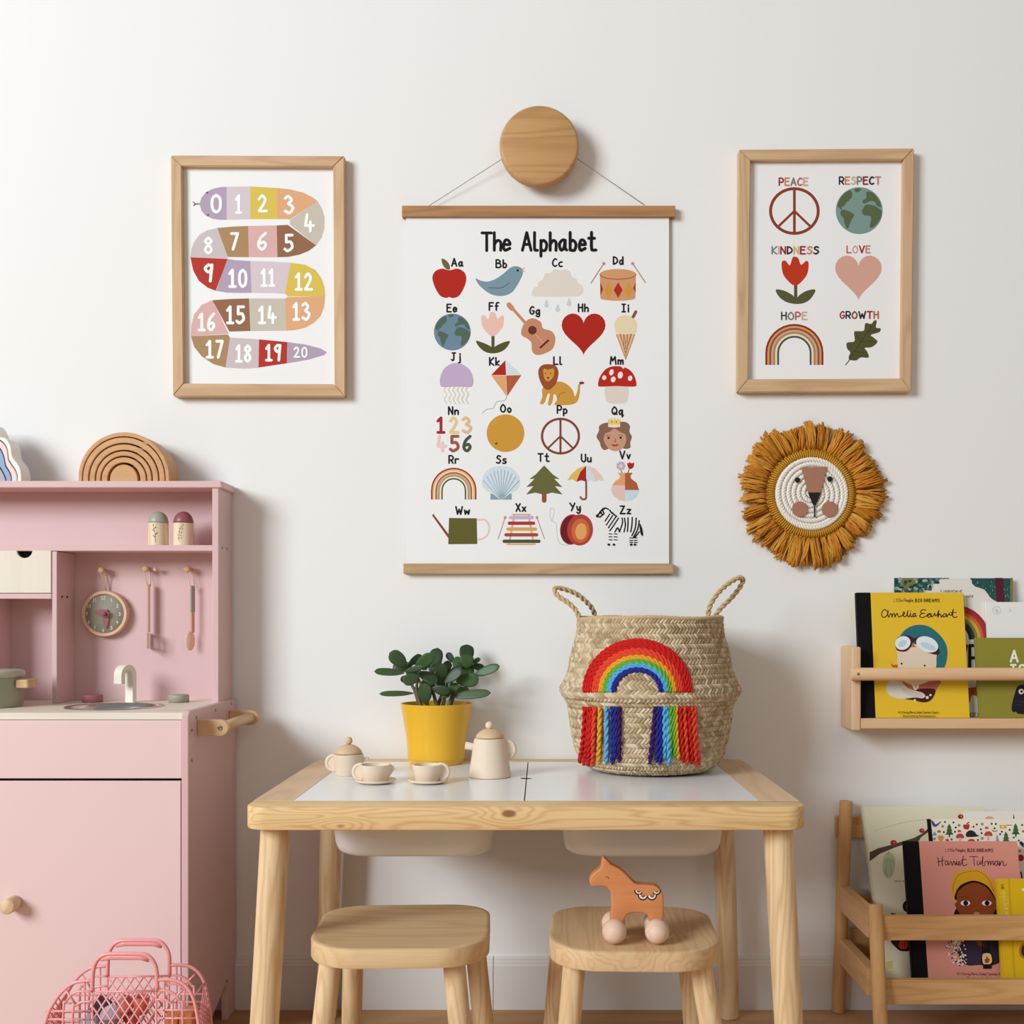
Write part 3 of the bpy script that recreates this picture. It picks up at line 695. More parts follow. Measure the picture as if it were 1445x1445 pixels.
    for q in ([(1062, 850), (1085, 815)], [(1068, 870), (1100, 822)], [(1078, 885), (1118, 826)], [(1085, 900), (1100, 880), (1130, 835)], [(1135, 905), (1150, 860), (1148, 835)], [(1158, 905), (1165, 870), (1160, 835)], [(1175, 903), (1178, 870), (1178, 833)], [(1192, 905), (1198, 870), (1200, 832)], [(1198, 925), (1215, 885), (1220, 835)], [(1205, 935), (1228, 890), (1235, 848)],
              [(1112, 905), (1125, 885), (1135, 905)], [(1212, 935), (1235, 905)], [(1038, 800), (1045, 815)], [(1048, 795), (1056, 812)], [(1024, 818), (1040, 806)], [(1034, 830), (1052, 816)], [(1030, 812), (1042, 796), (1062, 784), (1078, 790)], [(1096, 806), (1108, 818)], [(1085, 795), (1095, 808), (1120, 826)]): A.stroke(q, 7, Zk)
    for (x, ys) in ((1090, (915, 930, 945)), (1116, (915, 930, 945)), (1196, (935, 948, 958)), (1218, (935, 948, 958))):
        for y in ys: A.stroke([(x-9, y), (x+6, y+1)], 4.5, Zk, False)
    for x in (1080, 1106, 1194, 1213): A.ell(x, 970, 7, 6, Zk, n=10)
    A.blob([(1238, 862), (1250, 890), (1254, 925), (1244, 918), (1238, 890)], Zk); A.ell(1022, 824, 8, 8, Zk, n=10); A.ell(1052, 788, 9, 5, Zk, rot=-25, n=10)
A = Art((0, -.0085, 0)); art_alphabet(A); A.build('printed_picture', sheet)
# ---------------------------------------------------------------- pink play kitchen
PINK = mat('pink_paint', '#d9b6b6', .5, bump=.04, bscale=60)
PINK2 = mat('pink_paint_front', '#e8cac9', .45, bump=.03, bscale=60)
W_ply = wood('birch_ply', '#ebe3d4', '#d8cab3', 'X', rings=5, across=8, contrast=.6)
W_beech = {a: wood('beech_'+a, '#dcb88f', '#bd9268', a, rings=5, across=14, contrast=.6) for a in 'XYZ'}
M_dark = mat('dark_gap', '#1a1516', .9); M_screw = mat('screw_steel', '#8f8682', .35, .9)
XR, XL = -.5866, -1.36; XU = -.595; dU, dC, dB = 2.1326, 1.924, 2.2255
yU, yC, yB = dU-D, dC-D, dB-D
tk = .0115                                                # board thickness
pk_ = thing('play_kitchen', ((XR+XL)/2, (yC+yB)/2, 0), 'pink wooden play kitchen with sink, hooks and pale counter, along the left wall', 'play kitchen')
zc = .592; ztop = 1.001
def kb(name, m, x0, x1, y0, y1, z0, z1, r=.001, parent=None, seg=2):
    mb = MB(); mb.box(x0, x1, y0, y1, z0, z1, r, seg); return mb.build(name, m, parent or pk_)
# lower side panels with the cut-out between the feet
for xs in ((XR-tk, XR), (XL, XL+tk)):
    y0, y1 = yC, yB
    foot = [(y0, 0), (y0+.062, 0), (y0+.062, .03), (y0+.09, .055), (y1-.088, .055), (y1-.055, .075), (y1-.055, 0), (y1, 0), (y1, .5946), (y0, .5946)]
    foot = [(y0, 0), (y0+.05, 0), (y0+.085, .02), (y1-.066, .073), (y1-.062, .0), (y1, 0), (y1, .5948), (y0+.008, .5948), (y0, .587)]
    mb = MB(); mb.prism(foot, (xs[1], 0, 0), (0, 1, 0), (0, 0, 1), (1, 0, 0), tk, .0015); o = mb.build('side_panel', PINK, pk_)
    if xs[1] == XR:
        for (u, v) in ((277, 1012), (304, 1002), (326, 993), (270.5, 1030), (270.5, 1073), (320, 1384)):
            d = XR*F/(u-CX); p = P(u, v, d); m2 = MB(); m2.lathe([(1e-4, .0012), (.0022, .0012), (.003, .0004), (.003, -.002)], (XR, p.y, p.z), 12, 'X'); m2.build('screw', M_screw, o)
# upper side panels
for xs in ((XU-tk, XU), (XL+.005, XL+.005+tk)):
    o = kb('upper_side_panel', PINK, xs[0], xs[1], yU, yB, zc, ztop-.012)
    if xs[1] == XU:
        for (u, v) in ((313.5, 773), (320, 774)):
            d = XU*F/(u-CX); p = P(u, v, d); m2 = MB(); m2.lathe([(1e-4, .0012), (.0018, .0012), (.0026, .0004), (.0026, -.002)], (XU, p.y, p.z), 12, 'X'); m2.build('screw', M_screw, o)
kb('back_panel', PINK, XL+.017, XU-tk-.0003, -.0125, yB, zc, ztop-.0125, .0004, seg=1)
kb('top_board', PINK, XL, X(311.6, dU-.006), yU-.004, yB+.001, ztop-.0125, ztop, .0018)
kb('shelf', PINK, XL+.0175, XU-tk-.0005, yU+.003, -.0128, Z(777.5, 2.137), Z(769.3, 2.137))
xd = X(80.7, 2.137)
kb('divider', PINK, X(74, 2.137), xd, yU+.003, -.0128, zc+.0003, Z(777.9, 2.137)-.0003)
x72 = X(73.5, 2.137)-.0006
kb('shelf', PINK, X(-12, 2.137), x72, yU+.003, -.0128, Z(845, 2.137), Z(837.6, 2.137))
kb('divider', PINK, X(-20, 2.137), X(-12.6, 2.137), yU+.003, -.0128, zc+.0003, Z(777.9, 2.137)-.0003)
for yy in (yU+.025, yU+.048):
    p = Z(842, 2.15); m2 = MB(); m2.lathe([(1e-4, .001), (.0022, .001), (.0028, -.001)], (xd, yy, p), 10, 'X'); m2.build('screw', M_dark, pk_)
# drawer with thumb notch
dx0, dx1, dz0, dz1 = X(-9, 2.135), X(72, 2.135), Z(836.8, 2.135), Z(776.8, 2.135)
xc, rn = X(34.5, 2.135), 11*2.135/F
out = [(dx0, dz0), (dx1, dz0), (dx1, dz1), (xc+rn, dz1)]+[(xc+rn*math.cos(a), dz1-rn*.97*math.sin(a)) for a in [PI*i/12 for i in range(1, 12)]]+[(xc-rn, dz1), (dx0, dz1)]
dr = MB().prism(out, (0, yU+.0025, 0), (1, 0, 0), (0, 0, 1), (0, -1, 0), .007, .0008).build('drawer', wood('drawer_birch', '#e8dfcf', '#d8cbb5', 'Z', rings=4, across=8, contrast=.5), pk_)
mb = MB(); mb.box(dx0+.001, dx1-.001, yU+.0105, -.02, dz0+.001, dz0+.006); mb.box(dx0+.001, dx0+.006, yU+.0105, -.02, dz0+.006, dz1-.006); mb.box(dx1-.006, dx1-.001, yU+.0105, -.02, dz0+.006, dz1-.006)
mb.build('drawer_box', W_ply, dr)
# counter, split round the sink
sc_ = Vector((X(161.5, 2.06), 2.06-D, zc)); sr = .0835
mb = MB(); bm = bmesh.new(); n = 48; ct, cb = [], []
ring = [Vector((sc_.x+(sr-.004)*math.cos(2*PI*i/n), sc_.y+(sr-.004)*math.sin(2*PI*i/n), zc)) for i in range(n)]
X0, X1, Y0, Y1 = XL+tk+.0003, XR-tk-.0003, 1.93-D, yB
def edge_pt(a):
    dx, dy = math.cos(a), math.sin(a); ts = []
    if dx > 1e-9: ts.append((X1-sc_.x)/dx)
    if dx < -1e-9: ts.append((X0-sc_.x)/dx)
    if dy > 1e-9: ts.append((Y1-sc_.y)/dy)
    if dy < -1e-9: ts.append((Y0-sc_.y)/dy)
    t = min(ts); return Vector((sc_.x+dx*t, sc_.y+dy*t, zc))
angs = sorted([2*PI*i/n for i in range(n)]+[math.atan2(y-sc_.y, x-sc_.x) % (2*PI) for x in (X0, X1) for y in (Y0, Y1)]); m_ = len(angs)
vs = []
for a in angs:
    e = edge_pt(a); c_ = Vector((sc_.x+(sr-.004)*math.cos(a), sc_.y+(sr-.004)*math.sin(a), zc))
    vs += [c_, e, e-Vector((0, 0, .0115)), c_-Vector((0, 0, .0115))]
fs = []
for i in range(m_):
    j = (i+1) % m_
    for k in range(4): l = (k+1) % 4; fs.append((4*i+k, 4*i+l, 4*j+l, 4*j+k))
mb.add(vs, fs); cn = mb.build('counter_top', W_ply, pk_)
steel = mat('brushed_steel', '#c9c6c2', .22, 1.0)
mb = MB(); mb.lathe([(sr, .0004), (sr-.0005, .0016), (sr-.006, .0018), (sr-.010, .0), (sr-.013, -.012), (sr-.02, -.030), (sr-.035, -.038), (.012, -.040), (1e-4, -.041)], sc_, 64); snk = mb.build('sink', steel, pk_)
mb = MB(); mb.lathe([(.011, -.0385), (.010, -.0375), (1e-4, -.0375)], sc_, 24); mb.build('drain', mat('drain_dark', '#6b6764', .4, 1), snk)
# fronts
kb('front_rail', PINK2, XL+tk+.001, XR-tk-.001, yC+.004, yC+.014, Z(1098.5, 1.928), zc-.0125, .0012)
kb('gap_shade_strip', M_dark, XL+tk+.001, XR-tk-.001, yC+.0155, yC+.02, .08, Z(1100, 1.928)+.02, 0)  # near-black strip behind the fronts, its colour stands in for the gap's shade
dz = Z(1102.3, 1.928)
door = kb('door', PINK2, XL+.40, XR-tk-.0028, yC+.004, yC+.0145, .062, dz, .0012)
kb('door', PINK2, XL+tk+.002, XL+.398, yC+.004, yC+.0145, .062, dz, .0012)
kc = P(10, 1279.5, 1.90)
mb = MB(); mb.lathe([(1e-4, .03), (.011, .03), (.0125, .0285), (.0125, .002), (.0115, 0), (1e-4, 0)], (kc.x, yC+.0038, kc.z), 32, 'Y'); mb.build('knob', wood('beech_end', '#e3c8a5', '#c6a27a', 'Y', rings=4, across=18), door)
kb('bottom_board', PINK, XL+tk+.0005, XR-tk-.0005, yC+.016, yB, .05, .060)
kb('lower_back_panel', PINK, XL+tk+.0005, XR-tk-.0005, -.0125, yB, .0605, zc-.012)
# towel rail
tr = thing('towel_rail', (0, 0, 0)); tr.parent = pk_; tr.location = Vector((XR, 0, .56))-wloc(pk_)
for (u0, u1, dd) in ((278, 322, 1.972), (323, 364.5, 2.172)):
    x1 = X(u1, dd); zc_ = Z((1015+1040)/2, dd) if dd < 2 else .5625; h = .0138; zc_ = .5625
    outl = [(XR+.0003, zc_-h), (x1-h, zc_-h)]+[(x1-h+h*math.sin(a), zc_-h*math.cos(a)) for a in [PI*i/10 for i in range(1, 10)]]+[(x1-h, zc_+h), (XR+.0003, zc_+h)]
    o = MB().prism(outl, (0, dd-D, 0), (1, 0, 0), (0, 0, 1), (0, -1, 0), .013, .0012).build('rail_bracket', W_beech['X'], tr)
    if dd < 2:
        m2 = MB(); m2.lathe([(1e-4, .0006), (.0017, .0006), (.002, .0014), (.0036, .0014), (.0042, .0002)], (x1-h, dd-D, zc_), 16, 'Y'); m2.build('screw', M_screw, o)
        xrail = x1-h
mb = MB(); mb.cone((xrail, 1.9855-D, .5625), (xrail, 2.1715-D, .5625), .0095, .0095, 20); mb.build('rail_dowel', W_beech['Y'], tr)
# tap
fb = Vector((X(188, 2.17), 2.168-D, zc)); dirv = Vector((-.42, -.90, 0)).normalized(); wd = Vector((.90, -.42, 0)).normalized()
outer = [(0, 0), (0, .052)]+[(.019-.019*math.cos(a), .052+.019*math.sin(a)) for a in [PI*i/12 for i in range(1, 13)]]+[(.038, .036)]
inner = [(.028, .036), (.028, .052)]+[(.019+.009*math.cos(a), .052+.009*math.sin(a)) for a in [PI*i/10 for i in range(1, 10)]]+[(.010, .052), (.010, 0)]
mb = MB(); mb.prism(outer+inner, fb+wd*.0095, dirv, (0, 0, 1), wd, .019, .001); mb.build('tap', wood('ash_white', '#f1ebdd', '#ddd2bd', 'Z', rings=3, across=10, contrast=.4), pk_)
for (u, colr, nm) in ((130.5, '#a2656d', 'maroon'), (252.5, '#a3a091', 'sage')):
    mb = MB(); mb.lathe([(1e-4, .0145), (.0165, .0145), (.0182, .0135), (.0185, .012), (.0185, .0003), (1e-4, .0003)], (X(u, 2.165), 2.165-D, zc), 40); o = mb.build('tap_knob', mat('paint_'+nm, colr, .5), pk_, label=nm+' painted round tap knob')
# pegs
pegs = {}
for i, (u, v) in enumerate(((145.5, 805), (207.5, 803), (266.5, 803.5))):
    c_ = P(u, v, 2.205); mb = MB(); mb.lathe([(.0035, 0), (.0035, .012), (.005, .015), (.0063, .019), (.006, .0225), (.003, .0245), (1e-4, .0248)], (c_.x, -.0127, c_.z), 20, 'Y'); mb.build('peg', W_beech['Y'], pk_); pegs[i] = Vector((c_.x, -.026, c_.z))

# things hanging on the pegs
cord = mat('pale_leather_cord', '#e3c3b4', .7)
cc = Vector((X(145.5, 2.196), -.0135, Z(866, 2.196))); rc = 32.8*2.196/F
ck = thing('toy_clock', (cc.x, cc.y, cc.z-rc), 'round wooden toy clock with sage face and maroon hands hanging on the left peg', 'toy clock')
mb = MB(); mb.lathe([(1e-4, 0), (rc-.002, 0), (rc, .002), (rc, .013), (rc-.0015, .0155), (rc-.0055, .0155), (rc-.0068, .0145), (rc-.007, .011), (1e-4, .011)], cc, 64, 'Y'); smooth_by_angle(mb.build('clock_case', wood('clock_beech', '#e0bb9c', '#c79f7c', 'X', rings=4, across=14), ck))
mb = MB(); mb.lathe([(rc-.0075, .0112), (rc-.0078, .0122), (1e-4, .0122)], cc, 48, 'Y'); fc = mb.build('clock_face', mat('sage_face', '#9d9b8a', .6), ck)
A = Art((0, cc.y-.0122, 0)); A.view(100, 820, 14.45)
for i in range(12):
    t = str(i if i else 12); a = math.radians(30*i); x = 662+335*math.sin(a); y = 672-328*math.cos(a); A.ctext(t, x, y+30, 62, '#e8e4da', 11, .9, gap=3)
A.build('clock_numerals', fc)
hm = mat('paint_clockhand', '#9c5560', .4)
mb = MB(); pv = P(142, 866.3, 2.176); pv.y = cc.y
for (tip, w_) in (((127, 862.5), .0062), ((143, 887), .0058)):
    tp = P(tip[0], tip[1], 2.176); dv = Vector((tp.x-pv.x, 0, tp.z-pv.z)); L_ = dv.length; dv.normalize(); pr = Vector((dv.z, 0, -dv.x))
    ol = [(-.008, -w_*.7), (-.008, w_*.7), (0, w_), (L_*.45, w_*.95), (L_*.8, w_*.5), (L_, 0), (L_*.8, -w_*.5), (L_*.45, -w_*.95), (0, -w_)]
    lay = .0125 if tip[1] > 870 else .0165
    MB().prism(ol, (pv.x, cc.y-lay-.0035, pv.z), dv, pr, (0, -1, 0), .0035, .0006).build('clock_hand', hm, ck)
mb = MB(); mb.lathe([(.002, .012), (.002, .02), (.004, .0203), (.0038, .024), (.002, .026), (1e-4, .0265)], (pv.x, cc.y, pv.z), 20, 'Y'); mb.build('centre_pin', hm, ck)
mb = MB(); q = pegs[0]; top = Vector((cc.x, cc.y-.008, cc.z+rc-.001))
mb.tube([top, q+Vector((-.0045, .002, -.004)), q+Vector((-.0035, .003, .004)), q+Vector((.0035, .003, .004)), q+Vector((.0045, .002, -.004)), top+Vector((.0005, .001, 0))], .0009, 6); mb.build('hanging_loop', cord, ck)
# spatula seen edge-on
q = pegs[1]
sp = thing('toy_spatula', (q.x, q.y, Z(916, 2.19)), 'slotted wooden toy spatula hanging edge-on on the middle peg', 'toy spatula')
wsp = wood('utensil_beech', '#c79e88', '#a87c64', 'Z', rings=4, across=12, contrast=.5)
ysp = q.y-.002; zt, zb_ = Z(824, 2.19), Z(915, 2.19); xs0 = X(207.2, 2.19)
Ms = Matrix.Translation((xs0, ysp, 0)) @ Matrix.Rotation(math.radians(18.8), 4, 'Z') @ Matrix.Translation((-xs0, -ysp, 0))
mb = MB(); mb.box(xs0-.0026, xs0+.0024, ysp-.006, ysp+.006, Z(892, 2.19), zt, .0012, M=Ms); mb.build('handle', wsp, sp)
mb = MB(); xh = X(206, 2.19); zt2 = Z(893, 2.19)
for (y0, y1, z0, z1) in [(-.02, .012, zb_, zb_+.004), (-.02, .012, zt2-.005, zt2), (-.02, -.015, zb_+.004, zt2-.005), (.007, .012, zb_+.004, zt2-.005), (-.009, -.006, zb_+.004, zt2-.005), (-.001, .002, zb_+.004, zt2-.005)]:
    mb.box(xh-.0022, xh+.0022, ysp+y0, ysp+y1, z0, z1-.0001, .0003, 1, M=Ms)
mb.build('slotted_head', wsp, sp)
mb = MB(); mb.tube([(xs0-.0022, ysp, zt-.004), (q.x-.006, q.y, q.z-.004), (q.x-.0045, q.y+.003, q.z+.0045), (q.x+.0045, q.y+.003, q.z+.0045), (q.x+.006, q.y, q.z-.004), (xs0+.003, ysp, zt-.004)], .001, 6)
mb.sphere((X(215.5, 2.185), q.y-.004, Z(803, 2.185)), .0042, 12); mb.tube([(q.x+.005, q.y+.001, q.z), (X(215.5, 2.185), q.y-.004, Z(803, 2.185))], .0009, 6); mb.build('hanging_loop', cord, sp)
q = pegs[2]
sn = thing('toy_spoon', (q.x, q.y, Z(918, 2.185)), 'wooden toy spoon with grey-painted handle hanging on the right peg', 'toy spoon')
mb = MB(); x0_ = X(268, 2.185); zt = Z(826, 2.185); zm = Z(864, 2.185)
Mr = Matrix.Translation((x0_, q.y-.002, 0)) @ Matrix.Rotation(math.radians(52), 4, 'Z')
m1 = MB(); m1.box(-.0045, .0045, -.002, .002, zm, zt, .0012, M=Mr); m1.build('handle_grip', mat('grey_paint', '#9d958c', .5), sn, label='grey painted upper handle')
m1 = MB(); m1.box(-.0035, .0035, -.0019, .0019, Z(893, 2.185), zm-.0003, .0010, M=Mr); m1.build('handle', wsp, sn)
m1 = MB(); hc = (x0_-.0042, q.y-.004, Z(904.5, 2.185)); m1.sphere((0, 0, 0), 1, 24, (.0105, .0028, .0185))
m1.v = [tuple(Matrix.Translation(hc) @ Matrix.Rotation(math.radians(48), 4, 'Z') @ Vector(v)) for v in m1.v]; m1.build('bowl', wood('spoon_beech', '#e6c6a8', '#cfa585', 'Z', rings=4, across=14, contrast=.5), sn)
mb = MB(); mb.tube([(x0_-.0035, q.y-.003, zt-.008), (x0_-.006, q.y-.001, zt+.003), (q.x-.005, q.y, q.z-.003), (q.x-.004, q.y+.003, q.z+.004), (q.x+.004, q.y+.003, q.z+.004), (q.x+.0055, q.y, q.z-.004), (x0_+.0035, q.y-.001, zt-.002)], .001, 6)
mb.sphere((q.x-.0075, q.y-.001, q.z+.002), .0026, 10); mb.build('hanging_loop', cord, sn)

# shakers on the shelf
zsh = Z(769.3, 2.137)
for (u, capc, nm, lab) in ((223.5, '#a5a89c', 'sage', 'wooden toy shaker with sage domed cap on the upper shelf, left of the pair'), (258.8, '#93545c', 'maroon', 'wooden toy shaker with maroon domed cap on the upper shelf')):
    c_ = Vector((X(u, 2.165), 2.165-D, zsh+.0001)); r = 13.9*2.165/F; hb = 32*2.165/F; hc_ = 16*2.165/F
    t = thing('toy_shaker', c_, lab, 'toy shaker', 'pair of toy shakers')
    mb = MB(); mb.lathe([(1e-4, 0), (r-.001, 0), (r, .001), (r, hb), (1e-4, hb)], c_, 36); bd = smooth_by_angle(mb.build('body', wood('shaker_ash', '#ecd9bd', '#cfb28c', 'Z', rings=5, across=22), t))
    mb = MB(); mb.lathe([(r-.0006, hb+.0003), (r, hb+.001)]+[(r*math.cos(a), hb+.001+hc_*math.sin(a)) for a in [PI/2*i/10 for i in range(1, 10)]]+[(1e-4, hb+.001+hc_)], c_, 36); mb.build('cap', mat('cap_'+nm, capc, .38), t)
    # burnt-in twig, wrapped on the body
    mb = MB(); k = 1/14.45
    def onb(px, py):
        x = X(200+px*k, 2.15)-c_.x; x = max(-r*.95, min(r*.95, x)); return Vector((c_.x+x, c_.y-math.sqrt(r*r-x*x)-.0002, Z(700+py*k, 2.148)))
    marks = [((240, 575), (250, 615)), ((305, 625), (262, 662)), ((220, 682), (270, 715)), ((330, 742), (290, 785)), ((238, 800), (285, 835)), ((250, 640), (285, 790)), ((285, 790), (292, 940))] if nm == 'sage' else \
            [((850, 585), (856, 590)), ((780, 650), (786, 656)), ((832, 660), (838, 664)), ((768, 730), (774, 734)), ((812, 740), (820, 742)), ((748, 793), (754, 797)), ((802, 803), (808, 806)), ((752, 852), (758, 856)), ((803, 856), (808, 858)), ((835, 600), (780, 700)), ((780, 700), (770, 920))]
    for a_, b_ in marks:
        thin = abs(a_[1]-b_[1]) > 90; p_, q_ = onb(*a_), onb(*b_); mb.tube([p_, (p_+q_)/2, q_], .00028 if thin else (.0007 if nm == 'sage' else .0010), 5)
    mb.build('burnt_twig_mark', mat('burnt_wood', '#5a4436', .8), bd)

# sage pot at the left edge
pc = Vector((X(29, 2.06)-.0655, 2.058-D, zc+.0001))
pt_ = thing('toy_pot', pc, 'sage green toy cooking pot with wooden side handles on the counter', 'toy pot')
mb = MB(); mb.lathe([(1e-4, 0), (.0635, 0), (.0655, .003), (.0665, .052), (.064, .052), (.062, .004), (1e-4, .004)], pc, 48); smooth_by_angle(mb.build('pot_body', mat('sage_enamel', '#a0a286', .45), pt_))
ph = Z(955.5, 2.06)-pc.z
mb = MB(); mb.lathe([(.067, .0525), (.0685, .054), (.069, .058), (.067, .0635), (.062, .0655), (1e-4, .0665)], pc, 48); lid_ = mb.build('lid', mat('sage_lid', '#b9b8a6', .45), pt_)
mb = MB(); mb.lathe([(.006, .0665), (.006, .071), (.010, .074), (.011, .079), (.008, .084), (1e-4, .0855)], pc, 24); mb.build('lid_knob', W_beech['Z'], lid_)
for sx in (1, -1):
    mb = MB(); mb.box(pc.x+sx*.066-(.0 if sx > 0 else .022), pc.x+sx*.066+(.022 if sx > 0 else 0), pc.y-.02, pc.y+.02, pc.z+.034, pc.z+.049, .003); mb.build('handle', W_beech['X'], pt_)

# nesting rainbow on the top board
rx, ry0, ry1 = X(174.6, 2.142), 2.142-D, 2.202-D; k = 2.142/F/3.803
rb = thing('nesting_rainbow', (rx, (ry0+ry1)/2, ztop+.0002), 'natural wood nesting rainbow stacker on top of the play kitchen', 'toy stacker')
outR = [244, 219.5, 184, 149, 119, 81, 0]; lift = [21, 18, 16, 14, 12, 14]; w_arch = wood('cherry_arch', '#d3a271', '#b37d4d', 'X', rings=6, across=14, contrast=.6)
for i in range(6):
    R0 = outR[i]*k; R1 = (outR[i+1]+6.5)*k; lf = lift[i]*k; lf1 = (lift[i+1]+1)*k if i < 5 else 0; zb = ztop+.0002
    if i < 5:
        if i == 0: R1 = 224*k
        outl = [(R0, 0)]+[(R0*math.cos(a), lf+R0*math.sin(a)) for a in [PI*j/28 for j in range(29)]]+[(-R0, 0), (-R1, 0)]+[(-R1*math.cos(a), lf1+R1*math.sin(a)) for a in [PI*j/28 for j in range(29)]]+[(R1, 0)]
    else: outl = [(75*k*math.cos(a), 10*k+82*k*math.sin(a)) for a in [PI*j/28 for j in range(29)]]+[(-75*k, 0), (75*k, 0)]
    MB().prism(outl, (rx, ry0, zb), (1, 0, 0), (0, 0, 1), (0, -1, 0), ry1-ry0, .0012).build('arch' if i < 5 else 'centre_block', w_arch, rb)
# cloud stacker, half out of the frame
k = 2.142/F/12.04; cs = thing('cloud_stacker', (X(-30, 2.142), 2.15-D, ztop+.0002), 'white, pink and blue nesting cloud stacker at the left end of the kitchen top', 'toy stacker')
lay = [('white', '#efece6', [(-260, 40), (-180, 55), (-110, 90), (-60, 150), (-25, 225), (0, 290), (60, 305), (110, 330), (150, 390), (185, 470), (195, 560), (220, 650), (290, 740), (340, 830), (360, 950), (362, 1052)]),
       ('blush', '#ecd3cd', [(-300, 150), (-200, 190), (-130, 260), (-80, 330), (0, 362), (60, 415), (110, 500), (128, 600), (140, 690), (195, 780), (250, 860), (282, 950), (287, 1052)]),
       ('blue', '#8ba2c8', [(-320, 330), (-200, 360), (-100, 430), (0, 510), (40, 590), (70, 690), (90, 790), (145, 880), (180, 960), (187, 1052)]),
       ('grey', '#a9abb0', [(-340, 560), (-200, 600), (-80, 730), (0, 835), (50, 920), (85, 1000), (96, 1052)])]
for i, (nm, c_, pts) in enumerate(lay):
    ctr = -361; sm = [(p.x, p.y) for p in catmull([(a, b, 0) for a, b in pts], 4)]
    full = [(x, y) for x, y in sm]+[(2*ctr-x, y) for x, y in sm[::-1]]
    full = [((x)*k, (1052-y)*k) for x, y in full]
    if i < 3:
        nx = [(p.x, p.y) for p in catmull([(a+14, b-14, 0) for a, b in lay[i+1][2]], 4)]
        inn = [((2*ctr-x)*k, (1052-y)*k) for x, y in nx]+[(x*k, (1052-y)*k) for x, y in nx[::-1]]
        inn = [(x, max(0, z)) for x, z in inn]; full = full+inn
    bx = X(0, 2.142)
    MB().prism(full, (bx, 2.142-D, ztop+.0002), (1, 0, 0), (0, 0, 1), (0, -1, 0), .04, .0006, 1).build('cloud_arch', mat('cloud_'+nm, c_, .5), cs, label=nm+' cloud layer')

# ---------------------------------------------------------------- pink jelly basket on the floor
JP = mat('pink_jelly_plastic', '#f2a3a3', .3, spec=.6)
JP.node_tree.nodes['Principled BSDF'].inputs['Subsurface Weight'].default_value = .25
JP.node_tree.nodes['Principled BSDF'].inputs['Subsurface Radius'].default_value = (.01, .004, .004)
jb = thing('jelly_basket', (X(176, 1.70), 1.735-D, 0), 'pink openwork plastic jelly basket filled with toys, on the floor before the kitchen', 'basket')
KX = 4.983
def jp(x, y): return P(50+x/KX, 1300+y/KX, 1.70)
rim_l = [(90, 1440), (55, 1350), (42, 1150), (42, 950), (52, 800), (75, 700), (95, 640), (120, 590), (160, 530), (210, 475), (270, 435), (330, 422), (400, 418)]
rim_r = [(855, 412), (930, 410), (1010, 425), (1070, 470), (1110, 540), (1130, 620), (1146, 720), (1160, 850), (1165, 1000), (1160, 1200), (1140, 1350), (1100, 1440)]
hand = [(400, 490), (402, 400), (410, 330), (430, 280), (470, 243), (530, 230), (740, 230), (800, 250), (838, 300), (853, 360), (855, 490)]
bars = [[(400, 495), (400, 1440)], [(850, 490), (850, 1440)], [(400, 497), (850, 490)], [(400, 900), (850, 900)],
        [(196, 1440), (196, 640), (215, 570), (255, 515), (310, 494), (400, 492)], [(262, 1440), (262, 650), (285, 595), (330, 568), (400, 564)],
        [(850, 490), (920, 488), (980, 515), (1020, 570), (1035, 640), (1035, 1440)], [(850, 552), (910, 550), (950, 580), (965, 640), (965, 1440)],
        [(345, 422), (345, 1440)], [(905, 412), (905, 1440)], [(210, 480), (282, 582)], [(1040, 480), (960, 560)]]
for y in (632, 690, 755, 830, 910, 1000, 1090, 1180, 1270, 1360): bars += [[(72 if y < 700 else 46, y), (400, y)], [(850, y-8), (1135 if y < 700 else 1158, y-8)]]
def seg_clip(x0, y0, x1, y1, ya, yb):
    out = []
    return [(x0, y0), (x1, y1)]
dia = []
for i in range(-8, 14):
    for s_ in (1, -1):
        # diagonals of the lozenge lattice, clipped to the centre panel
        xa = 400+i*66; pts = []
        xs, ys = (xa, 497), (xa+s_*620, 497+943)
        t0, t1 = 0, 1; dx, dy = ys[0]-xs[0], ys[1]-xs[1]
        for e, lo, hi in ((dx, 400-xs[0], 850-xs[0]),):
            a, b = sorted((lo/e, hi/e)); t0, t1 = max(t0, a), min(t1, b)
        if t1 > t0+.01: dia.append([(xs[0]+dx*t0, xs[1]+dy*t0), (xs[0]+dx*t1, xs[1]+dy*t1)])
for side in range(2):
    off = Vector((-.0044 if side else 0, .071 if side else 0, 0)); mb = MB()
    T = lambda q: [jp(*p)+off for p in q]
    mb.tube(catmull(T(rim_l), 3), .0026, 6); mb.tube(catmull(T(rim_r), 3), .0026, 6)
    for q in bars: mb.tube(catmull(T(q), 3) if len(q) > 2 else T(q), .0017 if len(q) == 2 else .0019, 5)
    for q in dia: mb.tube(T(q), .0013, 4)
    mb.build('openwork_side', JP, jb)
    mb = MB(); mb.tube(catmull(T(hand), 4), .0032, 8); mb.tube([jp(460, 262)+off, jp(530, 252)+off, jp(735, 252)+off, jp(800, 270)+off], .0042, 8, flat=.5); mb.build('handle', JP, jb)
for sgn, rim in ((-1, rim_l[:9]), (1, rim_r[4:])):
    mb = MB(); pts = resample([jp(*p) for p in rim], .0085); o2 = Vector((-.0044, .071, 0)); n_ = len(pts)
    for i in range(n_-5):
        mb.tube([pts[i].lerp(pts[i]+o2, 0), pts[i+5]+o2], .0012, 4); mb.tube([pts[i]+o2, pts[i+5]], .0012, 4)
    for i in range(0, n_, 6): mb.tube([pts[i], pts[i]+o2], .0014, 4)
    mb.build('side_gusset', JP, jb)
mb = MB(); a = jp(90, 1440); b = jp(1100, 1440)
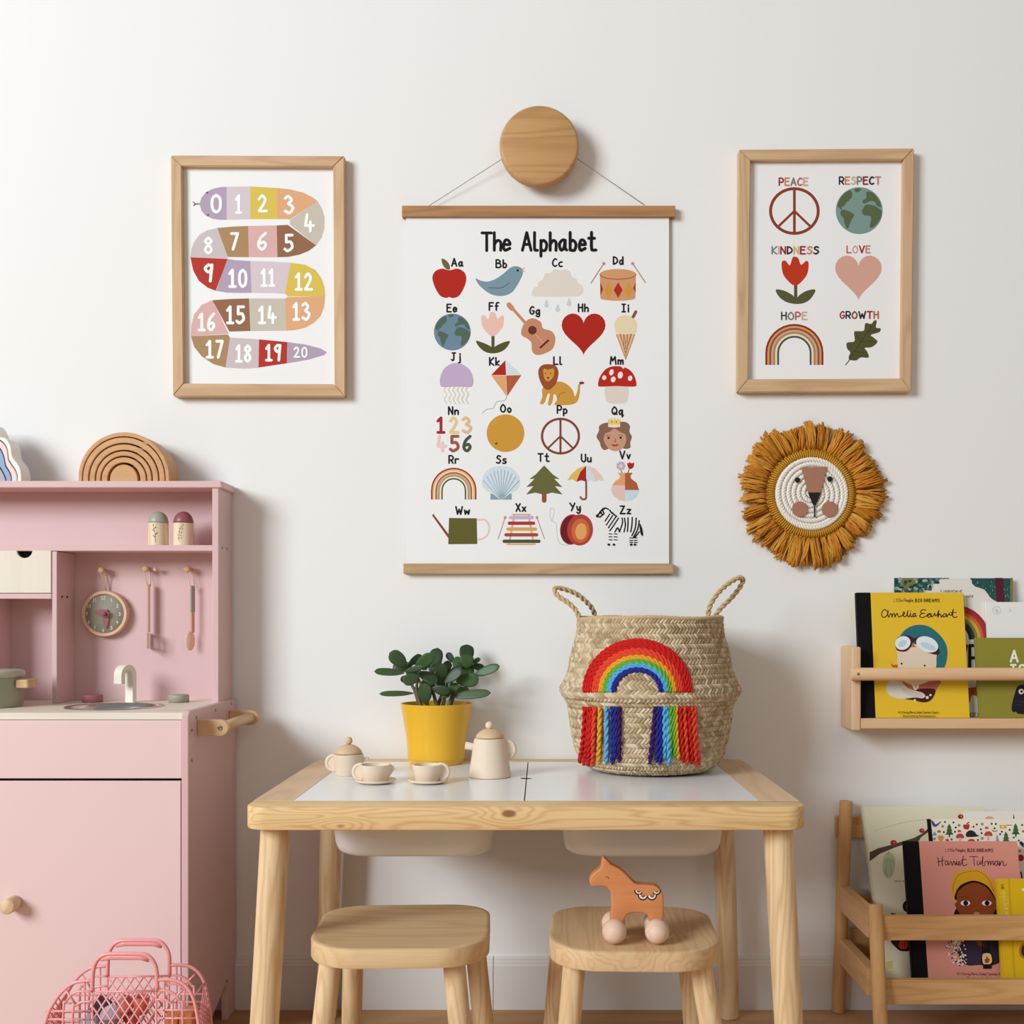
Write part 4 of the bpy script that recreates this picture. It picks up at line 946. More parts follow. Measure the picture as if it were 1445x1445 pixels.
for i in range(14):
    x = a.x+(b.x-a.x)*i/13; mb.tube([(x, a.y, .003), (x-.0044, a.y+.071, .003)], .0018, 5)
for i in range(6): yy = a.y+.071*i/5; mb.tube([(a.x, yy, .003), (b.x, yy, .003)], .0018, 5)
mb.build('base_grid', JP, jb)
# toys inside
def toy_ball(u, v, d, r, ca, cb, lab):
    c_ = P(u, v, d); t = thing('toy_ball', (c_.x, c_.y, c_.z-r), lab, 'toy ball')
    for q, cc_ in ((0, ca), (1, cb)):
        m1 = MB(); prof = [(max(1e-4, r*math.sin(a)), r*math.cos(a)) for a in [PI/2*j/8+q*PI/2 for j in range(9)]]; m1.lathe(prof, c_, 24); m1.build('half_shell', mat('ball_'+cc_, cc_, .4), t)
toy_ball(157, 1434, 1.735, .0165, '#c3cfe0', '#8f949c', 'pale blue and grey toy ball inside the jelly basket')
toy_ball(129, 1447, 1.745, .0175, '#b9b7c6', '#7c7483', 'lilac grey toy ball low in the jelly basket')
def block(x0, x1, y0, y1, z0, z1, rot, m, name, lab, cat, grp=None):
    c_ = Vector(((x0+x1)/2, (y0+y1)/2, z0)); m1 = MB(); m1.box(x0, x1, y0, y1, z0, z1, .003)
    Mx = Matrix.Translation(c_) @ rot.to_4x4() @ Matrix.Translation(-c_); m1.v = [tuple(Mx @ Vector(v)) for v in m1.v]
    return tag(m1.build(name, m, origin=c_), lab, cat, grp)
W_or = wood('orange_block_wood', '#e39a5c', '#c97b3f', 'X', rings=5, across=14); c_ = P(256, 1440, 1.735)
block(c_.x-.022, c_.x-.0012, c_.y-.018, c_.y+.018, c_.z-.01, c_.z+.012, Matrix.Rotation(.06, 3, 'Y'), W_or, 'toy_block', 'left orange wooden block in the jelly basket', 'toy block', 'orange toy blocks')
block(c_.x+.0012, c_.x+.021, c_.y-.018, c_.y+.018, c_.z-.006, c_.z+.017, Matrix.Rotation(.02, 3, 'Y'), W_or, 'toy_block', 'right, taller orange wooden block in the jelly basket', 'toy block', 'orange toy blocks')
for i, (u, v, cc_, lab) in enumerate(((176, 1420, '#e58577', 'coral toy cup tilted in the middle of the jelly basket'), (199, 1417, '#dd7468', 'coral toy cup at the right of the middle in the jelly basket'), (187, 1440, '#b65a52', 'dark red toy cup under the coral cups in the jelly basket'))):
    c_ = P(u, v, 1.74+.01*(i == 2)); m1 = MB(); m1.lathe([(1e-4, -.014), (.009, -.014), (.012, .012), (.0105, .012), (.008, -.012), (1e-4, -.012)], (0, 0, 0), 20)
    Mx = Matrix.Translation(c_) @ Euler_((.5, .5-.5*i, 0)) if False else Matrix.Translation(c_) @ Matrix.Rotation(.6-.5*i, 4, 'Y'); m1.v = [tuple(Mx @ Vector(v_)) for v_ in m1.v]
    tag(m1.build('toy_cup', mat('cup_'+cc_, cc_, .4), origin=c_-Vector((0, 0, .014))), lab, 'toy cup', 'toy cups in the jelly basket')
c_ = P(138, 1418, 1.75); block(c_.x-.012, c_.x+.012, c_.y-.01, c_.y+.01, c_.z-.012, c_.z+.01, Matrix.Rotation(.5, 3, 'Y'), mat('charcoal_felt', '#3c3d42', .8), 'toy_block', 'charcoal toy block at the left in the jelly basket', 'toy block')
# ---------------------------------------------------------------- play table
xc = -.0235; hw = .404; y0, y1 = 1.655-D, 2.218-D; zt = .48; th = .0335
LPINE = '#e6c69a'; DPINE = '#c99c66'
def pt_loc(p, root): return tuple(Vector(p)-root)
troot = Vector((xc, (y0+y1)/2, 0))
tb = thing('play_table', troot, 'pale pine play table with two white inset lids and splayed round legs', 'table')
kn = [(pt_loc((X(718, 1.655), y0, Z(1148, 1.655)), troot), .0075), (pt_loc((X(481, 1.655), y0+.004, Z(1166, 1.655)), troot), .0065)]
W_pf = wood('pine_front', '#e8c792', '#c3904f', 'X', rings=13, across=20, knots=kn, contrast=1.0, fine=.7)
W_px = wood('pine_x', LPINE, DPINE, 'X', rings=9, across=14, contrast=.8); W_py = wood('pine_y', '#e2c19c', '#c8a27a', 'Y', rings=7, across=10, contrast=.8); W_pz = wood('pine_z', '#ebcfa6', '#c89d69', 'Z', rings=10, across=16, contrast=1.1)
ix0, ix1, iy0, iy1 = -.368, .3215, 1.717-D, 2.172-D
def corner_rail(ya, yb, front):
    r = .032; pts = []
    xa, xb = xc-hw, xc+hw
    if front:
        pts = [(xa, yb)]+[(xa+r-r*math.cos(a), ya+r-r*math.sin(a)) for a in [PI/2*i/8 for i in range(9)]]+[(xb-r+r*math.sin(a), ya+r-r*math.cos(a)) for a in [PI/2*i/8 for i in range(9)]]+[(xb, yb)]
    else:
        pts = [(xb, ya)]+[(xb-r+r*math.cos(a), yb-r+r*math.sin(a)) for a in [PI/2*i/8 for i in range(9)]]+[(xa+r-r*math.sin(a), yb-r+r*math.cos(a)) for a in [PI/2*i/8 for i in range(9)]]+[(xa, ya)]
    return pts
smooth_by_angle(MB().prism(corner_rail(y0, iy0, True), (0, 0, zt), (1, 0, 0), (0, 1, 0), (0, 0, 1), th, .003).build('table_rail', W_pf, tb), 40)
smooth_by_angle(MB().prism(corner_rail(iy1, y1, False), (0, 0, zt), (1, 0, 0), (0, 1, 0), (0, 0, 1), th, .003).build('table_rail', W_px, tb), 40)
for xa, xb in ((xc-hw, ix0), (ix1, xc+hw)):
    MB().box(xa, xb, iy0+.0003, iy1-.0003, zt-th, zt, .0015).build('table_rail', W_py, tb)
xm_ = X(743, 1.95)
mb = MB(); mb.box(ix0+.0002, ix1-.0002, iy0+.0002, iy0+.008, zt-.02, zt-.0075); mb.box(ix0+.0002, ix1-.0002, iy1-.008, iy1-.0002, zt-.02, zt-.0075); mb.box(xm_-.03, xm_+.03, iy0+.0082, iy1-.0082, zt-.0325, zt-.026); mb.build('lid_ledge', W_px, tb)
LIDM = mat('white_melamine', '#f2f3f4', .22, spec=.5)
xm = X(743, 1.95)
cyh = 1.953-D
for sgn in (-1, 1):
    xo = ix0+.0006 if sgn < 0 else ix1-.0006; xi = xm+sgn*.0009
    arc = [(xi+sgn*.010*math.sin(a), cyh+sgn*.010*math.cos(a)) for a in [PI*i/10 for i in range(11)]]
    pts = [(xo, iy0+.0006), (xi, iy0+.0006)]+sorted(arc, key=lambda p: p[1])+[(xi, iy1-.0006), (xo, iy1-.0006)]
    if sgn > 0: pts = pts[::-1]
    il = MB().prism(pts, (0, 0, zt-.0002), (1, 0, 0), (0, 1, 0), (0, 0, 1), .0008).build('inset_lid', LIDM, tb)
    MB().prism(pts, (0, 0, zt-.00105), (1, 0, 0), (0, 1, 0), (0, 0, 1), .006).build('lid_core', mat('hardboard_core', '#5e4230', .8), il, label='brown hardboard core of the lid')
BINM = mat('white_bin_plastic', '#f8f8f7', .35, spec=.4)
for sgn in (-1, 1):
    # storage bin hung under the lids: tapering rounded tub
    cxb = X(580.5, 1.86) if sgn < 0 else X(909, 1.86); cyb = 2.0-D; W0, H0 = .272, .30; rings = []
    for z, w_, h_, r_ in ((zt-th+.010, .266, .30, .035), (.43, .264, .298, .035), (.385, .256, .288, .045), (.372, .250, .280, .05), (.366, .236, .266, .05), (.364, .21, .24, .045)):
        rings.append((z, rrect(w_, h_, r_, 6)))
    vs = []; fs = []; n = len(rings[0][1])
    for z, q in rings: vs += [(cxb+p[0], cyb+p[1], z) for p in q]
    for j in range(len(rings)-1):
        for i in range(n): l = (i+1) % n; fs.append((j*n+i, (j+1)*n+i, (j+1)*n+l, j*n+l)[::-1])
    fs.append(tuple(range((len(rings)-1)*n, len(rings)*n)))
    mb = MB().add(vs, fs, True); mb.build('storage_bin', BINM, tb)
for sx, sy in ((-1, -1), (1, -1), (-1, 1), (1, 1)):
    ax, ay = {(-1, -1): -.392, (1, -1): .3465, (-1, 1): -.392, (1, 1): .3375}[sx, sy], (y0+.052 if sy < 0 else y1-.050)
    bx, by = ax+sx*(.020 if sy < 0 else .013), (ay-.024 if sy < 0 else ay+.008)
    mb = MB(); mb.cone((bx, by, .0005), (ax, ay, zt-th-.0002), {-1: .0205, 1: .0195}[sy], {-1: .0215, 1: .0205}[sy], 28, .003); smooth_by_angle(mb.build('leg', W_pz, tb), 50)

# ---------------------------------------------------------------- stools
def stool(cx_, cy_, w_, dp, label, rot, legs, wm):
    t = thing('stool', (cx_, cy_, 0), label, 'stool', 'pair of pine stools'); zs = .28; th_ = .0305
    outl = rrect(w_, dp, .075, 10); n = len(outl); c, s_ = math.cos(rot), math.sin(rot)
    def tr(p, k=1, z=0): return (cx_+(p[0]*c-p[1]*s_)*k, cy_+(p[0]*s_+p[1]*c)*k, z)
    def dish(x, k): return -.0028*(1-min(1, (abs(x)/(w_/2))**2.2))
    rings = []
    for k in (.02, .2, .4, .6, .75, .88, .95): rings.append([tr(p, k, zs+dish(p[0]*k, k)*(1 if k < .9 else .9)) for p in outl])
    rings.append([tr(p, .985, zs+dish(p[0], 1)-.0003) for p in outl]); rings.append([tr(p, .997, zs-.0015+dish(p[0], 1)) for p in outl]); rings.append([tr(p, 1, zs-.004+dish(p[0], 1)) for p in outl])
    rings.append([tr(p, 1, zs-th_+.003) for p in outl]); rings.append([tr(p, .99, zs-th_) for p in outl]); rings.append([tr(p, .02, zs-th_) for p in outl])
    vs = sum(rings, []); fs = [tuple(range(n))]
    for j in range(len(rings)-1):
        for i in range(n): l = (i+1) % n; fs.append((j*n+i, (j+1)*n+i, (j+1)*n+l, j*n+l))
    fs.append(tuple(range((len(rings)-1)*n, len(rings)*n))[::-1])
    o = MB().add(vs, fs, True).build('seat', wm, t); smooth_by_angle(o, 40)
    for (ax, ay, bx, by) in legs:
        mb = MB(); mb.cone((bx, by, .0005), (ax, ay, zs-th_-.0002), .0165, .0165, 24, .002); smooth_by_angle(mb.build('leg', W_pz, t), 50)
W_seat1 = wood('pine_seat_long', '#e6c79b', '#c9a16e', 'X', rings=7, across=11, contrast=.8)
W_seat2 = wood('pine_seat_cross', '#e4c398', '#c59b69', 'Y', rings=9, across=15, contrast=.8)
def leg4(q):
    """legs from photo pixels: (top u, depth), (u at the frame's lower edge)"""
    out = []
    for (ut, ub, d, sy) in q:
        xt = X(ut, d); zb = Z(1445, d); xb_ = X(ub, d); sl = (xb_-xt)/(.2495-zb); out.append((xt, d-D, xt+sl*.2495, d-D+sy*.022))
    return out
stool(-.2125, 1.783-D, .264, .258, 'pine stool with empty seat, the left one before the table', math.radians(2), leg4(((467, 457.5, 1.712, -1), (499, 494.5, 1.865, 1), (640, 649.5, 1.708, -1), (668, 681, 1.862, 1))), W_seat1)
stool(.1372, 1.770-D, .249, .262, 'pine stool with the wooden horse on its seat, the right one before the table', math.radians(-2), leg4(((811, 803, 1.70, -1), (793, 782, 1.85, 1), (987, 1002, 1.70, -1), (968, 980, 1.85, 1))), W_seat2)

# ---------------------------------------------------------------- wooden horse on balls
kx = 4.516
d0 = 1.692
def hp(x, y): q = P(740+x/kx, 1180+y/kx, d0); return (q.x, q.z)
hl = [(508, 137), (530, 156), (550, 180), (575, 193), (602, 206), (628, 224), (652, 247), (676, 273), (700, 297), (720, 308), (770, 311), (820, 313), (846, 322), (868, 341), (883, 368), (889, 400), (889, 470), (886, 530), (884, 585), (806, 585), (797, 545), (790, 515), (775, 496), (745, 489), (700, 488), (668, 493), (648, 506), (638, 530), (630, 585), (545, 585), (548, 520), (556, 470), (556, 420), (553, 375), (545, 348), (525, 328), (500, 320), (470, 320), (440, 323), (424, 315), (416, 298), (417, 272), (432, 246), (455, 226), (478, 210), (490, 192), (494, 165), (498, 145)]
hc = P(867, 1315, 1.672)
hz = .2778
ho = thing('toy_horse', (X(900, 1.70), 1.70-D, hz), 'orange-brown wooden toy horse on round ball wheels, standing on the right stool', 'toy horse')
W_h = wood('cherry_horse', '#d98f5c', '#c0743f', 'X', rings=4, across=12, contrast=.35, rough=.45)
body = MB().prism([hp(*p) for p in hl], (0, d0-D, 0), (1, 0, 0), (0, 0, 1), (0, -1, 0), .022, .0028, 3).build('horse_body', W_h, ho)
smooth_by_angle(body, 50)
A = Art((0, d0-D, 0)); A.view(740, 1180, kx)
A.stroke([(512, 261), (522, 257), (532, 262), (538, 271)], 3, '#5a3020'); A.stroke([(530, 262), (537, 263)], 2.5, '#5a3020', False)
for (x, y, r, ry, an) in ((727, 350, 20, 17, 20), (755, 375, 26, 26, 10), (812, 375, 26, 26, -10), (842, 350, 20, 17, -20)):
    A.ell(x, y, r+7, ry+8, '#3a2220', 0, 180, an); 
for (x, y, r, ry, an) in ((727, 350, 20, 17, 20), (755, 375, 26, 26, 10), (812, 375, 26, 26, -10), (842, 350, 20, 17, -20)):
    A.ell(x, y, r-1, ry-1, '#efe6dc', 0, 180, an); A.ell(x+2, y-2, r*.55, ry*.62, '#3a2220', 0, 180, an); A.ell(x+2, y-6, r*.42, ry*.5, '#cf8656', 0, 180, an)
A.build('painted_motif', body)
W_ball = wood('beech_ball', '#e8c9b2', '#cda384', 'X', rings=6, across=22, contrast=.5)
for u in (867.3, 927.8):
    for d in (1.6775, 1.7235):
        r = .0178; x = X(u, 1.672) + (0 if d < 1.7 else .0015)
        mb = MB(); mb.sphere((x, d-D, hz+r+.0012), r, 28); mb.build('ball_wheel', W_ball, ho)

# ---------------------------------------------------------------- things on the table
W_tea = wood('tea_maple', '#e7d4bd', '#d4bd9f', 'Z', rings=3, across=9, contrast=.3, fine=.5, rough=.6)
W_teaL = wood('tea_lid', '#dcbd98', '#c29d75', 'X', rings=4, across=14, contrast=.5, fine=.6, rough=.6)
def disc_handle(t, c, r, side, th_=.007):
    """solid half-round handle with a raised rim, plane facing the room"""
    a0 = -PI/2 if side > 0 else PI/2
    ol = [(c.x+r*math.cos(a0+PI*i/20), c.z+r*math.sin(a0+PI*i/20)) for i in range(21)]
    ol = [(c.x-side*.004, ol[0][1])]+ol+[(c.x-side*.004, ol[-1][1])]
    m1 = MB(); m1.prism(ol, (0, c.y-th_*.3, 0), (1, 0, 0), (0, 0, 1), (0, -1, 0), th_*.6); m1.tube([(p[0], c.y, p[1]) for p in ol], th_/2, 8); m1.build('handle', W_tea, t)
zt_ = zt
# lidded bowl
d = 1.995; c = Vector((X(491.5, d), d-D, zt_)); rt, rb_ = .0262, .0222; h = .036
t = thing('toy_sugar_bowl', c, 'small lidded wooden toy sugar bowl at the far left of the tea set', 'toy sugar bowl')
mb = MB(); mb.lathe([(1e-4, 0), (rb_-.001, 0), (rb_, .0012), (rt, h-.001), (rt-.0008, h), (rt-.0045, h), (rb_-.004, .005), (1e-4, .005)], c, 40); smooth_by_angle(mb.build('bowl', W_tea, t))
mb = MB(); mb.lathe([(1e-4, h+.0006), (.0228, h+.0006), (.0240, h+.0018), (.0225, h+.0055), (.0175, h+.0105), (.011, h+.0145), (.005, h+.0162), (1e-4, h+.0165)], c, 40); l = mb.build('lid', W_teaL, t)
mb = MB(); mb.sphere((c.x+.0007, c.y, c.z+h+.0225), .0067, 20); mb.build('lid_knob', W_teaL, l)
disc_handle(t, Vector((c.x-.0245, c.y, c.z+.0205)), .0125, -1)
mb = MB(); mb.prism([(c.x+.0235, c.z+.030), (c.x+.034, c.z+.030), (c.x+.036, c.z+.026), (c.x+.0225, c.z+.020)], (0, c.y-.004, 0), (1, 0, 0), (0, 0, 1), (0, -1, 0), .008, .001); mb.build('spout', W_tea, t)
# cups and saucers
for (us, uc, d, hs, lab, labs) in ((530, 530, 1.897, -1, 'small wooden toy cup with its handle to the left', 'wooden saucer under the cup with the left-hand handle'), (604.3, 602.8, 1.897, 1, 'small wooden toy cup with its handle to the right', 'wooden saucer under the cup with the right-hand handle')):
    cs_ = Vector((X(us, d), d-D, zt_)); big = us < 560; r = .0335 if big else .0328
    s = MB().lathe([(1e-4, 0), (r*.62, 0), (r*.93, .0028), (r, .0052), (r*.98, .0064), (r*.9, .0058), (r*.6, .0036), (1e-4, .0034)], cs_, 44).build('toy_saucer', W_tea, origin=cs_); tag(s, labs, 'toy saucer', 'toy saucers')
    c = Vector((X(uc, d), d-D, zt_+.0037)); t = thing('toy_cup', c, lab, 'toy cup', 'toy tea cups'); rt, rb_ = (.0262, .0205) if big else (.0250, .0190); h = .0265
    mb = MB(); mb.lathe([(1e-4, 0), (rb_-.001, 0), (rb_, .001), (rt, h-.001), (rt-.0008, h), (rt-.0035, h), (rb_-.003, .005), (1e-4, .004)], c, 40); smooth_by_angle(mb.build('cup_body', W_tea, t))
    disc_handle(t, Vector((c.x+hs*(rt-.0022), c.y, c.z+.0145)), .0122, hs, .006)
    if big:
        mb = MB(); mb.prism([(c.x+.0225, c.z+.0255), (c.x+.0285, c.z+.0245), (c.x+.0315, c.z+.019), (c.x+.022, c.z+.006)], (0, c.y-.0035, 0), (1, 0, 0), (0, 0, 1), (0, -1, 0), .007, .001); mb.build('spout', W_tea, t)
# teapot
d = 1.972; c = Vector((X(691.3, d), d-D, zt_)); h = .0655
t = thing('toy_teapot', c, 'tall tapering wooden toy teapot with a ball-topped lid, right of the yellow pot', 'toy teapot')
mb = MB(); mb.lathe([(1e-4, 0), (.0335, 0), (.0355, .0008), (.0360, .003), (.0350, .009), (.0275, .060), (.0262, .0645), (.0245, h), (1e-4, h)], c, 48); smooth_by_angle(mb.build('pot_body', W_tea, t))
mb = MB(); mb.lathe([(1e-4, h+.0008), (.0232, h+.0008), (.0245, h+.0022), (.0232, h+.0052), (.018, h+.0105), (.011, h+.0145), (.005, h+.016), (1e-4, h+.016)], c, 40); l = mb.build('lid', W_teaL, t)
mb = MB(); mb.sphere((c.x-.001, c.y, c.z+h+.0215), .0068, 20); mb.build('lid_knob', W_tea, l)
disc_handle(t, Vector((c.x+.0275, c.y, c.z+.046)), .0145, 1, .007)
mb = MB(); mb.cone((c.x-.026, c.y, c.z+.050), (c.x-.042, c.y, c.z+.053), .0062, .0064, 18, .001); mb.build('spout', W_tea, t)

# yellow pot with jade plant
d = 2.155; c = Vector((X(616, d), d-D, zt_)); zr = .5915
t = thing('potted_plant', c, 'jade plant in a yellow pot standing at the back of the table', 'plant')
h = zr-zt_
mb = MB(); mb.lathe([(1e-4, 0), (.049, 0), (.0505, .002), (.0560, .05), (.0662, h-.002), (.0668, h-.0005), (.066, h), (.0635, h-.0005), (.058, h-.03), (.053, .01), (1e-4, .01)], c, 56); smooth_by_angle(mb.build('pot', mat('yellow_glaze', '#eab52c', .32, spec=.5), t))
mb = MB(); mb.lathe([(.062, h-.012), (.03, h-.007), (1e-4, h-.006)], c, 32); mb.build('soil', mat('dark_soil', '#3c2a20', .95, bump=.8, bscale=500), t)
# leaves: base x,y -> tip x,y, width in the crop's pixels, depth step
LV = '''605 225 505 148 76 0|590 270 415 260 42 -1|600 250 525 225 60 1|612 225 690 160 38 2|655 245 762 160 62 -1|700 240 760 185 46 1|765 280 800 125 76 1|585 262 700 232 30 -2|690 290 590 322 58 -2|650 300 572 312 38 1
655 255 640 300 60 0|680 262 790 325 60 -1|812 325 812 215 84 0|775 250 768 200 55 2|835 250 880 205 46 2|905 205 866 146 36 2|905 235 937 172 42 1|960 235 950 200 40 1|985 205 988 98 76 2|985 240 990 158 72 1
1025 210 1068 178 28 2|1015 225 1094 238 42 2|1030 285 1182 230 50 0|1000 305 985 225 70 2|920 320 1052 310 72 -1|845 335 948 250 58 -2|780 300 860 300 66 1|652 398 450 402 30 0|722 468 722 345 74 -1|745 350 770 325 46 1
765 365 870 388 50 -2|868 405 925 345 48 -1|885 418 1118 398 50 -1|905 405 992 402 40 1|925 370 995 375 26 2|820 430 878 405 24 -1|620 300 690 260 50 2|940 290 900 240 60 2|730 250 700 200 56 2|870 300 850 240 56 2
640 240 590 215 40 2|800 240 845 260 60 2|960 330 1030 345 30 1|700 380 745 320 56 2|850 350 800 340 60 0'''.replace('\n', '|').split('|')
def leaf_mesh():
    n = 14; prof = []; vs = []; fs = []; W = 10
    for i in range(n+1):
        s = i/n; w_ = .5*max(0, 1-abs(2*s**1.35-1)**2.5)**.55; w_ = max(w_, .05 if s < .5 else .03)
        for k in range(W):
            a = 2*PI*k/W; x = w_*math.cos(a); z = .085*(w_/.5)**.8*math.sin(a); z += .28*(x*x)  # slight cup
            vs.append((x, s, z))
    for i in range(n):
        for k in range(W): l = (k+1) % W; fs.append((i*W+k, i*W+l, (i+1)*W+l, (i+1)*W+k))
    fs.append(tuple(range(W))[::-1]); fs.append(tuple(n*W+k for k in range(W)))
    me = bpy.data.meshes.new('leaf'); me.from_pydata(vs, [], fs); me.polygons.foreach_set('use_smooth', [True]*len(fs)); return me
LM = []
for nm, cc_ in (('deep', '#2d4626'), ('mid', '#3f602f'), ('dusty', '#48603c')):
    me = leaf_mesh(); m_ = mat('jade_leaf_'+nm, cc_, .42, vary=.25, bscale=30, spec=.35); m_.node_tree.nodes['Principled BSDF'].inputs['Subsurface Weight'].default_value = .08
    m_.node_tree.nodes['Principled BSDF'].inputs['Subsurface Radius'].default_value = (.004, .006, .002); me.materials.append(m_); LM.append(me)
rng = random.Random(5); ctr = Vector((c.x, c.y, zr+.04)); bases = []
for q in LV:
    bx, by, tx, ty, wpx, dp = map(float, q.split()); dd = d+dp*.014
    a = P(440+bx/4.516, 890+by/4.516, dd); L_ = math.hypot(tx-bx, ty-by)/4.516*dd/F
    b = P(440+tx/4.516, 890+ty/4.516, dd+(-.012 if dp <= 0 else .012)*(.4+rng.random()*.6)*min(1, L_/.03))
    yv = (b-a); L_ = yv.length; yv.normalize(); view = Vector((0, -1, .25)).normalized()
    tilt = rng.uniform(-.7, .7); xv = yv.cross(view).normalized(); xv = Matrix.Rotation(tilt*.5, 3, yv) @ xv; zv = xv.cross(yv)
    if wpx/4.516*dd/F < L_*.3: pass
    w_ = 1.22*wpx/4.516*dd/F/math.cos(tilt*.5); L_ *= 1.1
    M_ = Matrix(((xv.x*w_, yv.x*L_, zv.x*w_*1.0, 0), (xv.y*w_, yv.y*L_, zv.y*w_, 0), (xv.z*w_, yv.z*L_, zv.z*w_, 0), (0, 0, 0, 1)))
    o = bpy.data.objects.new('leaf', LM[rng.randrange(3)]); COL.objects.link(o); o.parent = t; M_.translation = a-wloc(t); o.matrix_local = M_; bases.append(a)
stem_m = mat('jade_stem', '#6a6246', .7, bump=.3)
roots = [((690, 470), (655, 380), (628, 330), (600, 250)), ((740, 470), (720, 400), (690, 330), (655, 260)), ((800, 470), (775, 400), (760, 340), (790, 260)), ((835, 470), (850, 400), (862, 340), (850, 280)), ((870, 470), (900, 400), (930, 330), (960, 250)), ((700, 470), (672, 400), (670, 340), (690, 250)), ((880, 465), (905, 420), (960, 330), (1010, 270)), ((800, 468), (830, 410), (880, 360), (910, 240))]
for i, q in enumerate(roots):
    dd = [0, .012, -.01, .016, -.006, -.016, .012, .02][i]; pts = [P(440+x/4.516, 890+y/4.516, d+dd*(.4+.6*j/3)) for j, (x, y) in enumerate(q)]; pts[0].z = zr-.008
    mb = MB(); mb.tube(catmull(pts, 4), [.0036-.0016*j/12 for j in range(13)], 8); mb.build('stem', stem_m, t)

# ---------------------------------------------------------------- woven rainbow basket
bc = Vector((X(917, 2.06), 2.06-D, zt_)); bd = bc.y+D; KB = 4.515
def bz(y): return Z(790+y/KB, bd)
def br(xp): return xp/KB*bd/F
prof = [(330, 1352), (395, 1338), (440, 1300), (474, 1240), (496, 1150), (512, 1050), (522, 960), (545, 905), (574, 872), (580, 848), (560, 820), (536, 780), (520, 720), (505, 640), (483, 560), (465, 490), (462, 440), (460, 400)]
pr = [(br(a)*.985, bz(y)) for a, y in prof]; zmin = pr[0][1]
pr = [(r, zt_+.0042+(z-zmin)) for r, z in pr]
dz_ = pr[0][1]-zmin
bk = thing('woven_basket', (bc.x, bc.y, zt_+.001), 'round seagrass basket with wool rainbow and yarn tassels, right end of the table', 'basket')
sp_ = resample([(r, 0, z) for r, z in pr], .0025)
def rad(z):
    for a, b in zip(sp_, sp_[1:]):
        if a.z <= z <= b.z: t_ = (z-a.z)/max(1e-9, b.z-a.z); return a.x+(b.x-a.x)*t_
    return sp_[0].x if z < sp_[0].z else sp_[-1].x
base = MB().lathe([(1e-4, pr[0][1])]+[(p.x-.0012, p.z) for p in sp_]+[(sp_[-1].x-.006, sp_[-1].z), (sp_[-6].x-.009, pr[-3][1]), (pr[12][0]-.01, pr[12][1]), (pr[9][0]-.012, pr[9][1]), (pr[6][0]-.01, pr[6][1]), (pr[2][0]-.008, pr[2][1]), (1e-4, pr[0][1]+.006)], (bc.x, bc.y, 0), 96).build('basket_wall', mat('seagrass_dark', '#75603f', .8), bk)
rng = random.Random(11); row = resample([(r, 0, z) for r, z in pr], .0088); NC = 132; mb = MB()
tones = [lin(x) for x in ('#d6c2a4', '#c9b393', '#bba585', '#dccaac', '#c2ac8c', '#ac9674')]
fulls = row+[row[-1]+Vector((0, 0, .004))]
for j in range(len(row)-1):
    p, q = row[j], row[j+1]; sgn = 1 if j % 2 else -1; nv = Vector((q.z-p.z, 0, -(q.x-p.x))).normalized(); top = j > len(row)-6
    for i in range(NC):
        a = 2*PI*(i+.5*(j % 2)*.0)/NC; da = 2*PI/NC; sh = sgn*da*.85
        def sp3(s, t_, up):
            rr = p.x+(q.x-p.x)*s; zz = p.z+(q.z-p.z)*s; an = a+(t_)*da+sh*(s-.5)*1.3
            rr += nv.x*up; zz += nv.z*up; return Vector((bc.x+rr*math.cos(an), bc.y+rr*math.sin(an), zz))
        u_ = .0028+rng.random()*.0012; e = .04
        vs = [sp3(-.02, 0, -.0006), sp3(-.02, 1, -.0006), sp3(1.02, 1, -.0006), sp3(1.02, 0, -.0006), sp3(.5, .04, u_*.35), sp3(.5, .96, u_*.35), sp3(.05, .5, u_*.7), sp3(.9, .5, u_)]
        fs = [(0, 6, 4), (0, 1, 6), (1, 5, 6), (1, 2, 5), (2, 7, 5), (2, 3, 7), (3, 4, 7), (3, 0, 4), (4, 6, 7), (5, 7, 6)]
        mb.add(vs, fs, True, tones[rng.randrange(6)])
wv = mb.build('seagrass_weave', YARN, bk, kind='stuff')
# doubled rim and handles
mb = MB(); tp = row[-1]; ring = [(bc.x+(tp.x+.0005)*math.cos(a), bc.y+(tp.x+.0005)*math.sin(a), tp.z+.0012*math.sin(3*a+1)+.0008*math.sin(7*a)) for a in [2*PI*i/90 for i in range(91)]]
mb.rope(ring, .0034, 3, .018, 5, lin('#c9b087'), k=.5); mb.build('rim_braid', YARN, bk)
for q, sx in (([(258, 470), (262, 400), (240, 330), (190, 275), (130, 235), (102, 200), (110, 180), (160, 185), (240, 215), (300, 260), (345, 310), (362, 360), (350, 395), (345, 440)], -1), ([(1085, 470), (1070, 390), (1075, 310), (1120, 230), (1180, 170), (1240, 130), (1290, 112), (1305, 130), (1285, 180), (1230, 250), (1170, 310), (1135, 370), (1130, 400), (1135, 445)], 1)):
    pts = []
    for i, (x, y) in enumerate(q):
        z = bz(y)+dz_*0; xx = X(760+x/KB, bd); rr = rad(z)+.0035 if z < tp.z else 0; f = i/(len(q)-1)
        yy = bc.y+(-.035+.075*f if True else 0)
        if i in (0, len(q)-1):
            dx = xx-bc.x; yy = bc.y+(-1 if i == 0 else 1)*math.sqrt(max(0, (rad(min(z, tp.z))+.003)**2-dx*dx)) if abs(dx) < rad(z) else bc.y+yy-bc.y
            if abs(yy-bc.y) > .06: yy = bc.y+math.copysign(.06, yy-bc.y)
        pts.append(Vector((xx, yy, z)))
    mb = MB(); mb.rope(catmull(pts, 5), .0044, 2, .022, 6, lin('#c8ae82'), k=.55); mb.build('handle', YARN, bk)
